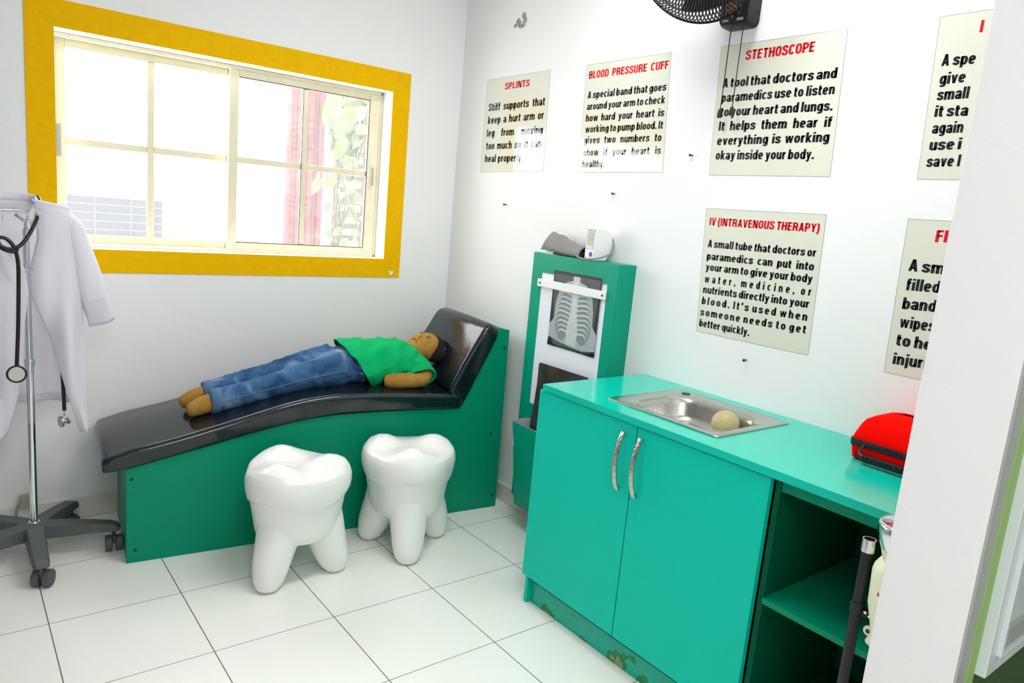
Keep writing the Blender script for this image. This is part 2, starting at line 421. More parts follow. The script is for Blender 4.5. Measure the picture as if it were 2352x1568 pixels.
def leaf(b, c, L, W, rot):
    pts = []
    for s in range(9):
        u = s/8; wd = W*sin(pi*min(1, u*.95+.05))**.8*(1-u*.35)
        pts.append((u, wd))
    v = []
    for u, wd in pts:
        for q in (-1, 0, 1): v.append(Vector(c) + rot @ Vector((q*wd/2, -.02*L*q*q+.04*L*sin(u*3), -u*L)))
    f = []
    for s in range(8):
        for q in (0, 1):
            a = s*3+q; f.append((a, a+1, a+4, a+3))
    b.add(v, f)
for k in range(120):
    z = random.uniform(1.1, 2.45); x = random.gauss(.02, .07)
    L = random.choice((.05, .06, .08, .1)) if z < 1.9 else random.choice((.08, .12, .15))
    rot = Matrix.Rotation(random.uniform(-1.1, 1.1), 3, 'Y') @ Matrix.Rotation(random.uniform(-.6, .6), 3, 'Z') @ Matrix.Rotation(random.uniform(-.5, .5), 3, 'X')
    leaf(b, (x, random.uniform(-.07, .1), z), L, L*.62, rot)
for (x, z, L) in ((-.11, 2.17, .2), (-.03, 2.12, .22), (-.12, 1.75, .13), (-.2, 1.72, .11), (-.06, 1.95, .15)):
    leaf(b, (x, -.08, z), L, L*.6, Matrix.Rotation(.45, 3, 'Y'))
o = b.build('leaves', M['vine'], t, smooth=True); o['kind'] = 'stuff'

# ------------------------------------------------------------------ posters
# a condensed bold sans drawn stroke by stroke (cap height 1)
PV, PH = .11, .088
def sup(cx, cy, rx, ry, a0, a1, n=18, p=2.5):
    r = []
    for i in range(n+1):
        a = radians(a0+(a1-a0)*i/n); c, s_ = cos(a), sin(a)
        r.append((cx+rx*math.copysign(abs(c)**(2/p), c), cy+ry*math.copysign(abs(s_)**(2/p), s_)))
    return r
def diag(x0, y0, x1, y1, w_=.2): return ('D', x0, y0, x1, y1, w_)
def vst(x, y0, y1): return [(x, y0), (x, y1)]
def hst(x0, x1, y): return [(x0, y), (x1, y)]
def spl(pts):
    P, _ = catmull([Vector((a, b_, 0)) for a, b_ in pts], [0]*len(pts), 5); return [(p.x, p.y) for p in P]
XH = .72
BOWL = sup(.25, .36, .152, .282, 0, 360, 28)
GL = {
 'o': (.50, [BOWL]), 'c': (.47, [sup(.25, .36, .152, .282, 42, 318)]),
 'e': (.50, [hst(.13, .40, .36), sup(.25, .36, .152, .282, 0, 322)]),
 'a': (.50, [[(.115, .515)] + sup(.25, .49, .145, .152, 160, 0, 10) + [(.395, .1), (.41, 0)], sup(.245, .21, .145, .135, 10, 350, 22)]),
 'b': (.50, [vst(.098, 0, 1), BOWL]), 'd': (.50, [vst(.402, 0, 1), BOWL]),
 'p': (.50, [vst(.098, -.23, XH), BOWL]), 'q': (.50, [vst(.402, -.23, XH), BOWL]),
 'g': (.50, [BOWL, [(.402, XH), (.402, 0)] + sup(.25, -.02, .152, .135, 0, -155, 12)]),
 'h': (.50, [vst(.098, 0, 1), sup(.25, .44, .152, .202, 180, 0) + [(.402, 0)]]),
 'n': (.50, [vst(.098, 0, XH), sup(.25, .44, .152, .202, 180, 0) + [(.402, 0)]]),
 'm': (.78, [vst(.098, 0, XH), sup(.244, .44, .146, .202, 180, 0) + [(.39, 0)], sup(.536, .44, .146, .202, 180, 0) + [(.682, 0)]]),
 'r': (.33, [vst(.098, 0, XH), sup(.28, .40, .182, .235, 180, 88, 10) + [(.32, .635)]]),
 'u': (.50, [[(.098, XH)] + sup(.25, .28, .152, .202, 180, 360), vst(.402, 0, XH)]),
 'i': (.20, [vst(.1, 0, XH), vst(.1, .84, 1)]), 'l': (.20, [vst(.1, 0, 1)]),
 'j': (.22, [[(.12, XH), (.12, -.03)] + sup(.02, -.05, .1, .105, 0, -90, 8), vst(.12, .84, 1)]),
 't': (.32, [[(.13, .92), (.13, .2)] + sup(.24, .19, .11, .112, 180, 270, 8) + [(.31, .078)], hst(.01, .31, .645)]),
 'f': (.32, [[(.13, 0), (.13, .78)] + sup(.25, .79, .12, .132, 180, 90, 8) + [(.31, .922)], hst(.01, .31, .645)]),
 's': (.48, [spl([(.395, .50), (.37, .60), (.25, .645), (.12, .60), (.10, .51), (.16, .415), (.25, .37), (.35, .315), (.39, .215), (.35, .11), (.24, .078), (.11, .12), (.085, .225)])]),
 'k': (.50, [vst(.098, 0, 1), diag(.13, .25, .40, XH), diag(.21, .40, .41, 0)]),
 'v': (.48, [diag(.09, XH, .24, 0, .19), diag(.39, XH, .24, 0, .19)]),
 'w': (.74, [diag(.09, XH, .215, 0, .18), diag(.37, XH, .215, 0, .17), diag(.37, XH, .525, 0, .17), diag(.65, XH, .525, 0, .18)]),
 'y': (.48, [diag(.09, XH, .25, .02, .19), diag(.39, XH, .22, -.1, .19), [(.235, -.06)] + sup(.1, -.06, .135, .1, 0, -90, 8) + [(.04, -.16)]]),
 'A': (.57, [diag(.095, 0, .285, 1), diag(.475, 0, .285, 1), hst(.16, .41, .27)]),
 'B': (.56, [vst(.1, 0, 1), [(.1, .922)] + sup(.29, .725, .15, .197, 90, -90) + [(.1, .528)], [(.1, .528)] + sup(.29, .303, .17, .225, 90, -90) + [(.1, .078)]]),
 'C': (.56, [sup(.28, .5, .182, .422, 35, 325)]), 'D': (.56, [vst(.1, 0, 1), [(.1, .922)] + sup(.26, .5, .2, .422, 90, -90) + [(.1, .078)]]),
 'E': (.48, [vst(.1, 0, 1), hst(.1, .46, .915), hst(.1, .43, .52), hst(.1, .46, .085)]), 'F': (.46, [vst(.1, 0, 1), hst(.1, .45, .915), hst(.1, .41, .52)]),
 'G': (.58, [sup(.28, .5, .182, .422, 35, 330), vst(.46, 0, .45), hst(.29, .5, .45)]), 'H': (.57, [vst(.1, 0, 1), vst(.47, 0, 1), hst(.1, .47, .52)]),
 'I': (.20, [vst(.1, 0, 1)]), 'L': (.45, [vst(.1, 0, 1), hst(.1, .44, .085)]), 'N': (.58, [vst(.1, 0, 1), vst(.48, 0, 1), diag(.11, 1, .47, 0, .21)]),
 'O': (.57, [sup(.285, .5, .187, .422, 0, 360, 28)]), 'P': (.54, [vst(.1, 0, 1), [(.1, .922)] + sup(.28, .69, .165, .232, 90, -90) + [(.1, .458)]]),
 'R': (.57, [vst(.1, 0, 1), [(.1, .922)] + sup(.29, .71, .165, .212, 90, -90) + [(.1, .498)], [(.32, .49), (.43, .40), (.45, .2), (.48, 0)]]),
 'S': (.55, [spl([(.445, .70), (.42, .86), (.28, .922), (.13, .86), (.10, .73), (.17, .60), (.28, .52), (.41, .42), (.455, .27), (.41, .12), (.27, .078), (.12, .13), (.085, .31)])]),
 'T': (.50, [vst(.25, 0, 1), hst(.01, .49, .915)]), 'U': (.56, [[(.1, 1)] + sup(.28, .3, .18, .222, 180, 360) + [(.46, 1)]]),
 'V': (.56, [diag(.09, 1, .28, 0), diag(.47, 1, .28, 0)]), 'W': (.84, [diag(.09, 1, .235, 0, .19), diag(.42, 1, .235, 0, .18), diag(.42, 1, .605, 0, .18), diag(.75, 1, .605, 0, .19)]),
 'Y': (.56, [diag(.09, 1, .28, .42), diag(.47, 1, .28, .42), vst(.28, 0, .46)]),
 '(': (.28, [sup(.3, .42, .19, .62, 105, 255)]), ')': (.28, [sup(-.02, .42, .19, .62, 75, -75)]),
 '.': (.2, [vst(.1, 0, .19)]), ',': (.2, [vst(.1, 0, .19), diag(.13, .02, .07, -.15, .1)]), "'": (.17, [vst(.085, .66, 1)]),
 '0': (.5, [sup(.25, .5, .152, .422, 0, 360, 26)]), '1': (.3, [vst(.2, 0, 1), diag(.06, .72, .2, .9, .12)]), '2': (.5, [spl([(.1, .7), (.14, .88), (.25, .922), (.37, .87), (.4, .7), (.3, .45), (.12, .1)]), hst(.08, .46, .085)]),
 '3': (.5, [spl([(.1, .75), (.25, .922), (.4, .75), (.25, .53)]), spl([(.25, .53), (.41, .3), (.25, .078), (.09, .25)])]),
}
def stroke_poly(path):
    P = [Vector((a, b_)) for a, b_ in path]
    P = [p for i, p in enumerate(P) if i == 0 or (p-P[i-1]).length > 1e-5]
    closed = (P[0]-P[-1]).length < 1e-3
    v = []; f = []
    for i, p in enumerate(P):
        a = P[i-1] if i else (P[-2] if closed else p); c = P[i+1] if i < len(P)-1 else (P[1] if closed else p)
        d = (c-a).normalized(); nn = Vector((-d.y, d.x))
        o_ = Vector((nn.x*PV, nn.y*PH)); v += [p+o_, p-o_]
    for i in range(len(P)-1): f.append((2*i, 2*i+1, 2*i+3, 2*i+2))
    return v, f
FONT_CACHE = {}
def word_mesh(word, space=1.0):
    k = (word, space)
    if k in FONT_CACHE: return FONT_CACHE[k]
    vs = []; fs = []; x = 0
    for ch in word:
        wd, st_ = GL[ch]
        for s_ in st_:
            if s_[0] == 'D':
                _, x0, y0, x1, y1, ww = s_
                v = [Vector((x0-ww/2, y0)), Vector((x0+ww/2, y0)), Vector((x1+ww/2, y1)), Vector((x1-ww/2, y1))]; f = [(0, 1, 2, 3)]
            else: v, f = stroke_poly(s_)
            q = len(vs); vs += [(p.x+x, p.y) for p in v]; fs += [tuple(i+q for i in g_) for g_ in f]
        x += wd+.075+(space-1)*.8
    FONT_CACHE[k] = (vs, fs, x-.075-(space-1)*.8)
    return FONT_CACHE[k]
CAPH = 1.0
def text_line(b, text, A, B, cap, space=1.0, outdir=(-.0012), mi=0):
    """A, B: (y, z) of the baseline's ends on the wall x = 0"""
    words = text.split(' ')
    W = [word_mesh(w_, space) for w_ in words]
    L = abs(A[0]-B[0]); s = cap
    gap = .31*(1+(space-1)*4); n = len(words)-1
    nat = sum(q[2] for q in W)
    sx = (L/s - n*gap)/nat
    if n and sx > SXMAX:
        sx = SXMAX; gap = (L/s - sx*nat)/n
    x = 0
    for (vs, fs, wd) in W:
        vv = []
        for px, py in vs:
            t = (x+px*sx)*s/L
            vv.append((outdir, A[0]+(B[0]-A[0])*t, A[1]+(B[1]-A[1])*t + py*s))
        b.add(vv, fs, mi); x += wd*sx+gap
SXMAX = 1.3
def poster(quad, lines, caph, capb, label, spaces={}):
    """quad: (y, z) corners top-left, top-right, bottom-right, bottom-left"""
    t = thing('poster', label, 'poster', (0, 0, 0), 0, 'information posters on the white wall')
    v = [(-.0008, y, z) for y, z in quad] + [(-.0001, y, z) for y, z in quad]
    link_mesh('sheet', v, [(0, 1, 2, 3), (7, 6, 5, 4), (0, 4, 5, 1), (1, 5, 6, 2), (2, 6, 7, 3), (3, 7, 4, 0)], M['paper'], t)
    P4 = [Vector((-.0006, y, z)) for y, z in quad]
    MB().tube(P4+[P4[0]], .0008, 4, False).build('edge_shadow', M['edge'], t)  # thin grey strip standing in for the shadow at the sheet's edge
    b = MB(); text_line(b, lines[0][0], lines[0][1:3], lines[0][3:5], caph)
    h = b.build('lettering', M['txtred'], t); h['label'] = 'red heading lettering'
    b = MB()
    for l in lines[1:]: text_line(b, l[0], l[1:3], l[3:5], capb, spaces.get(l[0], 1.0))
    b.build('lettering', M['txt'], t)
    return t
poster([(-.235, 2.062), (-.713, 2.07), (-.728, 1.627), (-.231, 1.614)],
 [('SPLINTS', -.3833, 2.0065, -.5716, 2.0102), ('Stiff supports that', -.2619, 1.911, -.6964, 1.9185), ('keep a hurt arm or', -.2648, 1.8493, -.6973, 1.8581), ('leg from moving', -.2636, 1.7877, -.7, 1.7929), ('too much so it can', -.2672, 1.725, -.7007, 1.7332), ('heal properly.', -.266, 1.663, -.5716, 1.6693)],
 .031, .0365, 'cream laminated wall poster headed SPLINTS in red')
poster([(-.95, 2.068), (-1.409, 2.072), (-1.439, 1.633), (-.966, 1.626)],
 [('BLOOD PRESSURE CUFF', -.9712, 2.011, -1.4044, 2.0142), ('A special band that goes', -.9758, 1.9298, -1.4065, 1.9353), ('around your arm to check', -.9787, 1.8832, -1.4077, 1.8886), ('how hard your heart is', -.9801, 1.8357, -1.4111, 1.8412), ('working to pump blood. It', -.9829, 1.7898, -1.4129, 1.7953), ('gives two numbers to', -.9827, 1.7444, -1.413, 1.7492), ('show if your heart is', -.9851, 1.6937, -1.4173, 1.7009), ('healthy.', -.9869, 1.6464, -1.1215, 1.6486)],
 .03, .0296, 'cream laminated wall poster headed BLOOD PRESSURE CUFF in red')
poster([(-1.637, 2.067), (-2.097, 2.069), (-2.117, 1.631), (-1.657, 1.627)],
 [('STETHOSCOPE', -1.744, 2.0121, -1.9969, 2.0134), ('A tool that doctors and', -1.6641, 1.9267, -2.0856, 1.9271), ('paramedics use to listen', -1.6673, 1.8776, -2.0868, 1.8795), ('to your heart and lungs.', -1.6712, 1.829, -2.089, 1.8305), ('It helps them hear if', -1.6723, 1.7807, -2.0944, 1.7815), ('everything is working', -1.6735, 1.7309, -2.094, 1.7363), ('okay inside your body.', -1.6758, 1.6809, -2.0529, 1.6839)],
 .031, .0316, 'cream laminated wall poster headed STETHOSCOPE in red, below the fan')
poster([(-1.665, 1.509), (-2.126, 1.515), (-2.141, 1.068), (-1.695, 1.064)],
 [('IV (INTRAVENOUS THERAPY)', -1.6877, 1.4504, -2.1114, 1.4577), ('A small tube that doctors or', -1.6938, 1.372, -2.113, 1.3813), ('paramedics can put into', -1.6972, 1.3276, -2.1135, 1.3373), ('your arm to give your body', -1.6984, 1.2887, -2.115, 1.298), ('water, medicine, or', -1.7005, 1.2454, -2.1178, 1.2569), ('nutrients directly into your', -1.7004, 1.2067, -2.1174, 1.2175), ("blood. It's used when", -1.702, 1.166, -2.1184, 1.1757), ('someone needs to get', -1.7018, 1.1241, -2.1208, 1.1347), ('better quickly.', -1.7037, 1.0839, -1.9168, 1.0874)],
 .027, .0272, 'cream laminated wall poster headed IV (INTRAVENOUS THERAPY) above the sink', {'water, medicine, or': 1.42, "blood. It's used when": 1.2, 'someone needs to get': 1.17})
poster([(-2.362, 2.066), (-2.822, 2.07), (-2.838, 1.634), (-2.379, 1.63)],
 [('I', -2.4686, 2.0123, -2.4758, 2.012), ('A spe', -2.3874, 1.9343, -2.4723, 1.9329), ('give', -2.391, 1.8858, -2.4558, 1.8870), ('small', -2.3923, 1.8432, -2.4721, 1.8446), ('it sta', -2.3937, 1.799, -2.4786, 1.7989), ('again', -2.3954, 1.7538, -2.4742, 1.7553), ('use i', -2.3963, 1.7084, -2.4773, 1.7112), ('save l', -2.3972, 1.6632, -2.483, 1.6662)],
 .031, .031, 'cream wall poster cut off by the white wall edge, upper of two there')
poster([(-2.375, 1.518), (-2.835, 1.522), (-2.843, 1.076), (-2.385, 1.07)],
 [('FI', -2.4577, 1.459, -2.4882, 1.4604), ('A sm', -2.4007, 1.3717, -2.4964, 1.3728), ('filled', -2.4037, 1.3163, -2.4942, 1.3207), ('band', -2.403, 1.2615, -2.494, 1.2671), ('wipes', -2.4048, 1.2081, -2.5015, 1.2114), ('to he', -2.4044, 1.1545, -2.5025, 1.1585), ('injuri', -2.4051, 1.0984, -2.4988, 1.1048)],
 .033, .034, 'cream wall poster cut off by the white wall edge, lower one above the red case')

# screws and marks on the poster wall
for y, z, lab in ((-.474, 1.462, 'small dark screw in the white wall below the SPLINTS poster'), (-1.198, 1.542, 'small dark screw in the white wall below the BLOOD PRESSURE CUFF poster'), (-1.572, 1.695, 'small dark screw in the white wall left of the STETHOSCOPE poster'), (-1.92, 1.003, 'small dark screw in the white wall below the IV poster')):
    s = MB().cyl((0.004, 0, 0), (-.012, 0, 0), .0025, 10).cyl((-.010, 0, 0), (-.014, 0, 0), .0048, 12).build('wall_screw', M['black'], None, smooth=False)
    s.location = (-.003, y, z); tag(s, lab, 'screw', 'screws in the white wall')
b = MB()
for k in range(9):
    y, z = -.455+random.uniform(-.045, .045), 2.312+random.uniform(-.03, .025)
    n = 7; b.prism([(-.0004-.0002*k, y+random.uniform(.008, .02)*cos(2*pi*i/n), z+random.uniform(.006, .02)*sin(2*pi*i/n)) for i in range(n)], (-.0004, 0, 0))
tag(b.build('tape_remnant', M['tape']), 'torn grey tape remnant high on the white wall above the posters', 'tape')

# ------------------------------------------------------------------ examination couch
cu_loc = Vector((-1.679, -.514, 0)); cu_rot = atan2(-.112, .994)
t = thing('examination_couch', 'green boxed examination couch with a black vinyl top below the window', 'couch', cu_loc, cu_rot)
D = .488
bot = smoothed([(-.075, .368), (0, .379), (.19, .422), (.393, .468), (.55, .503), (.683, .525), (.8, .532), (.95, .532), (1.1, .529), (1.366, .519)], 70, 6)
ztop = smoothed([(-.075, .425), (0, .45), (.189, .489), (.408, .546), (.55, .585), (.644, .606), (.74, .619), (.826, .622), (1.022, .614), (1.30, .594), (1.40, .592)], 70, 6)
fp = [(0, 0, 0), (1.614, 0, 0), (1.606, 0, .883), (1.558, 0, .892), (1.377, 0, .516)] + [(x, 0, z-.004) for x, z in reversed(bot) if 0 < x < 1.36] + [(0, 0, .375)]
o = MB().prism(fp, (0, .018, 0)).build('front_panel', M['green'], t, bevel=.0015)
MB().prism(fp, (0, .018, 0)).build('back_panel', M['green'], t, bevel=.0015).location = (0, D-.018, 0)
MB().box((0, .018, 0), (.018, D-.018, .372)).build('end_panel', M['green'], t, bevel=.0015)
MB().box((1.59, .018, 0), (1.608, D-.018, .88)).build('end_panel', M['green'], t, bevel=.0015)
for x, z in ((.018, .335), (.03, .05), (1.585, .80), (1.55, .38), (1.59, .06)):
    MB().cyl((x, .001, z), (x, -.0018, z), .0055, 12).build('screw_cap', M['black'], t)
def crosssec(d0, d1, h, n=40, rc=.022, crown=.016):
    """rounded rectangle (d, w) with w from 0 (bottom) to h (top)"""
    pts = []
    def arc(cx, cy, a0, a1, r):
        for i in range(11): a = a0+(a1-a0)*i/10; pts.append((cx+r*cos(a), cy+r*sin(a)))
    r = min(rc, h*.45)
    arc(d0+r, r*.6, pi, 1.5*pi, r*.6); arc(d1-r, r*.6, 1.5*pi, 2*pi, r*.6)
    arc(d1-r, h-r, 0, pi/2, r)
    for i in range(1, 10):
        d = d1-r-(d1-d0-2*r)*i/10; pts.append((d, h+crown*sin(pi*i/10)))
    arc(d0+r, h-r, pi/2, pi, r)
    return pts
def pad(name, stations, d0, d1, m, parent, endr=3):
    """stations: list of (bottom(x,z), top(x,z))"""
    rings = []; N = len(stations)
    for i, (p, q) in enumerate(stations):
        p = Vector((p[0], 0, p[1])); q = Vector((q[0], 0, q[1])); up = q-p; h = up.length; up.normalize()
        e = min(i, N-1-i); k = 1.0; ins = 0
        if e < endr:
            k = sqrt(max(0, 1-((endr-e)/(endr+.35))**2)); ins = (1-k)*.035
        hh = h*(.35+.65*k)
        rings.append([p + up*((h-hh)*.4 + w_) + Vector((0, d, 0)) for d, w_ in crosssec(d0+ins, d1-ins, hh)])
    b = MB().loft(rings); o = b.build(name, m, parent, smooth=True)
    return o
xs = [-.078, -.074, -.066, -.05] + [-.03+i*.03 for i in range(46)] + [1.345, 1.362, 1.372, 1.378]
def bz(x): return interp(bot, x)
def tz(x): return interp(ztop, x)
seat = pad('seat_cushion', [((x, bz(x)), (x-.012*(1 if x > 0 else .3), tz(x))) for x in xs], -.025, .502, M['vinyl'], t)
# backrest: runs from the crease (1.29,.594)-(1.372,.519) up to (1.476,.92)-(1.545,.879)
st = []
for i in range(26):
    s = i/25; st.append(((1.374+(1.556-1.374)*s, .520+(.886-.520)*s), (1.292+(1.478-1.292)*s - .006*sin(pi*s), .592+(.925-.592)*s)))
back = pad('backrest_cushion', st, -.025, .502, M['vinyl2'], t)
def seam(pts, parent):
    o = MB().tube(pts, .0022, 6).build('piping', M['piping'], parent, smooth=True)
seam([(x, -.024+.004, tz(x)-.018) for x in xs[3:-3]], seat)
seam([(1.292+.186*s+.012, -.02, .592+.333*s-.012) for s in [i/20 for i in range(1, 20)]], back)

# ------------------------------------------------------------------ rag doll lying on the couch
t = thing('rag_doll', 'tan rag doll in green shirt and blue jeans lying on the couch', 'doll', cu_loc, cu_rot)
def ring(u, d, z, rd, rz, n=24, lean=0, ph=0):
    return [(u+lean*sin(a), d+rd*cos(a), z+rz*sin(a)) for a in [2*pi*i/n+ph for i in range(n)]]
b = MB()
def limb(b, pts, rad, n=18): b.tube(pts, rad, n, True, 0, 5)
# torso, head, arms, legs: one continuous body
b.loft([ring(u, d, z, rd, rz) for u, d, z, rd, rz in [(.80, .20, .67, .05, .04), (.84, .205, .675, .10, .06), (.92, .21, .69, .118, .066), (1.0, .215, .695, .118, .072), (1.1, .22, .70, .122, .078), (1.18, .22, .70, .115, .072), (1.225, .22, .705, .08, .06), (1.25, .225, .715, .05, .045)]])
HA = Vector((.86, .12, .30)).normalized(); HD = Vector((-.22, -.25, .94)); HD = (HD-HA*HD.dot(HA)).normalized(); HW = HA.cross(HD)
HC = Vector((1.272, .225, .765))
b.ell(HC, [HA*.083, HW*.074, HD*.062], 28, 18)
b.ell(HC-HA*.045+HD*.012, [HA*.05, HW*.055, HD*.045], 20, 12)
b.ell(HC-HW*.055-HA*.0-HD*.03, [HA*.018, HW*.02, HD*.018], 12, 8)
b.ell(HC+HW*.055-HA*.0-HD*.03, [HA*.018, HW*.02, HD*.018], 12, 8)
for dd, sgn in ((.115, -1), (.33, 1)):
    limb(b, [(1.215, dd, .69), (1.222, dd+.03*sgn, .665), (1.19, dd+.05*sgn, .648), (1.12, dd+.052*sgn, .646), (1.06, dd+.045*sgn, .645), (1.028, dd+.03*sgn, .644)], [.034, .036, .036, .0355, .034, .026])
for nl in (0, 1):
    p = [(.222, .125, .542), (.235, .127, .547), (.27, .13, .562), (.31, .13, .575), (.45, .135, .61), (.58, .14, .638), (.72, .145, .665), (.85, .15, .685)]
    if nl: p = [(u-.012, d+.105, z+.006+(.01 if u > .4 else 0)) for u, d, z in p]
    limb(b, p, [.012, .028, .036, .037, .04, .045, .06, .07])
body = remesh(b.build('body', M['skin'], t, smooth=True), .0055, 4)
body['label'] = 'tan stuffed body'
# stitched face
def face_pt(a, w_, lift=.002):
    d2 = 1-(a/.083)**2-(w_/.074)**2
    return HC + HA*a + HW*w_ + HD*(.062*sqrt(max(d2, .02))+lift)
sw = 1
b = MB()
for s in (-1, 1):
    c = face_pt(.012, .026*s); MB().ell(c, [HA*.004, HW*.006, HD*.003], 10, 6).build('eye', M['stitch'], body, smooth=True)
    MB().tube([face_pt(.024, .018*s), face_pt(.028, .027*s), face_pt(.023, .036*s)], .0014, 6, smooth=4).build('eyebrow', M['stitch'], body, smooth=True)
b.tube([face_pt(-.004, .004), face_pt(-.02, .009), face_pt(-.024, 0)], .0014, 6, smooth=4)
b.build('nose_stitching', M['stitch'], body, smooth=True)
MB().tube([face_pt(-.054, -.026, .006), face_pt(-.044, -.015, .005), face_pt(-.041, 0, .005), face_pt(-.044, .015, .005), face_pt(-.054, .026, .006)], .0018, 6, smooth=4).build('mouth', M['mouth'], body, smooth=True)
# hair: a cloth wig behind the crown
b = MB(); cc = HC+HA*.034-HD*.022
b.ell(cc, [HA*.078, HW*.083, HD*.056], 24, 14)
b.ell(cc+HW*.05-HD*.01, [HA*.05, HW*.05, HD*.04], 16, 10); b.ell(cc-HW*.05-HD*.015-HA*.01, [HA*.055, HW*.05, HD*.035], 16, 10)
hair = b.build('hair', M['hair'], t, smooth=True)
rim = [cc + HA*.078*cos(a)*.97+HW*.083*sin(a)*.97+HD*.006 for a in [-1.35+2.7*i/20 for i in range(21)]]
MB().tube(rim, .0032, 8).build('seam_roll', M['skin'], body, smooth=True)
# shirt: shell with slanted hem
def shirt():
    n, m_ = 56, 34; rings = []
    prof = [(0, .142, .094), (.12, .140, .094), (.3, .138, .093), (.55, .138, .092), (.75, .134, .088), (.88, .118, .076), (.96, .08, .06), (1.0, .06, .05)]
    for i in range(m_+1):
        s = i/m_
        rd = interp([(a, bb_) for a, bb_, c in prof], s); rz = interp([(a, c) for a, bb_, c in prof], s)
        r = []
        for j in range(n):
            a = 2*pi*j/n; sn = sin(a)
            k = (sn+1)/2
            ub = 1.02 if cos(a) > 0 else 1.0
            u0 = ub+(.845-ub)*k**.9
            u1 = 1.225+.01*k
            u = u0+(u1-u0)*s
            fl = (1-s)**2
            w_ = .004*sin(u*70+3*cos(a*2)) + .003*sin(a*9+u*30) + .005*noise.noise((u*9, a*1.3, 2))
            d = .22+(rd+w_+.006*fl)*cos(a); z = .706+(rz+w_)*sn+.004*s
            if sn < 0: z = max(z, .628) - fl*.012*(-sn)
            if cos(a) < -.4 and sn < .1: d -= fl*.016; z -= fl*.012
            r.append((u, d, z))
        rings.append(r)
    b = MB().loft(rings, cap=False)
    o = b.build('shirt', M['shirt'], t, smooth=True)
    tx = bpy.data.textures.new('shirt_folds', 'CLOUDS'); tx.noise_scale = .055
    dm = o.modifiers.new('folds', 'DISPLACE'); dm.texture = tx; dm.strength = .016; dm.mid_level = .45; dm.texture_coords = 'LOCAL'
    solid(o, .003, 1); return o
sh = shirt()
def sleeve(sgn, d0):
    rings = []
    n = 28
    path = [(1.178, d0-sgn*.03, .712, .052, .05), (1.19, d0, .70, .056, .052), (1.197, d0+sgn*.03, .685, .058, .052), (1.203, d0+sgn*.055, .666, .060, .050), (1.205, d0+sgn*.068, .655, .062, .048)]
    P = []
    for q in range(len(path)-1):
        for s in range(4): P.append(tuple(path[q][k]+(path[q+1][k]-path[q][k])*s/4 for k in range(5)))
    P.append(path[-1])
    for i, (u, d, z, ra, rb) in enumerate(P):
        r = []
        for j in range(n):
            a = 2*pi*j/n; w_ = .003*sin(a*5+i*.5)+.004*noise.noise((a*2, i*.3, 4))
            du = (ra+w_)*cos(a); dn = (rb+w_)*sin(a)
            r.append((u+du, d+sgn*(-.4)*dn*-1*0 + sgn*.45*dn, z+.89*dn))
        rings.append(r)
    o = MB().loft(rings, cap=False).build('sleeve', M['shirt'], sh, smooth=True); solid(o, .003, 1)
sleeve(-1, .13); sleeve(1, .31)
MB().tube([(1.135, .235, .797), (1.133, .238, .806), (1.128, .241, .812)], .0012, 5).build('loose_thread', M['hair'], sh)
# jeans
b = MB()
for nl in (0, 1):
    p = [(.312, .13, .578), (.34, .13, .584), (.45, .135, .607), (.58, .14, .635), (.72, .147, .665), (.85, .155, .688)]
    if nl: p = [(u-.014, d+.108, z+.006+(.008 if u > .4 else 0)) for u, d, z in p]
    limb(b, p, [.047, .047, .048, .053, .067, .078], 24)
b.loft([ring(u, d, z, rd, rz, 28, lean) for u, d, z, rd, rz, lean in [(.74, .205, .672, .09, .05, 0), (.80, .205, .684, .128, .073, -.01), (.86, .208, .692, .134, .08, -.02), (.925, .212, .697, .131, .081, -.03)]])
jeans = remesh(b.build('jeans', M['denim'], t, smooth=True), .006, 3)
tx = bpy.data.textures.new('denim_creases', 'CLOUDS'); tx.noise_scale = .035
dm = jeans.modifiers.new('creases', 'DISPLACE'); dm.texture = tx; dm.strength = .009; dm.mid_level = .5; dm.texture_coords = 'LOCAL'
wb = [[(u+lean*sin(a), d+rd*cos(a), z+rz*sin(a)) for a in [2*pi*i/32 for i in range(32)]] for u, d, z, rd, rz, lean in [(.905, .211, .696, .137, .086, -.03), (.912, .211, .696, .139, .088, -.03), (.935, .213, .698, .138, .087, -.03), (.94, .213, .698, .134, .083, -.03)]]
MB().loft(wb, cap=False).build('waistband', M['denim'], jeans, smooth=True)
for a in (2.4, 3.3, 1.3, .4):
    c = (.922-.03*sin(a), .212+.139*cos(a), .697+.088*sin(a)); MB().obox(c, (.04, .008, .012), Matrix.Rotation(a-pi/2, 3, 'X')).build('belt_loop', M['cuffdenim'], jeans, bevel=.002)
for (u, d, z) in ((.318, .13, .579), (.304, .238, .585)):
    rr = [[(u+du, d+(r)*cos(a), z+du*.25+(r)*sin(a)) for a in [2*pi*i/28 for i in range(28)]] for du, r in ((-.008, .047), (-.008, .0505), (.022, .0515), (.028, .048))]
    MB().loft(rr, cap=False).build('leg_hem', M['cuffdenim'], jeans, smooth=True)
# side seam of the near leg
MB().tube([(.345, .083, .588), (.45, .087, .612), (.58, .087, .642), (.72, .078, .675), (.85, .073, .70)], .0022, 6, smooth=6).build('side_seam', M['cuffdenim'], jeans, smooth=True)

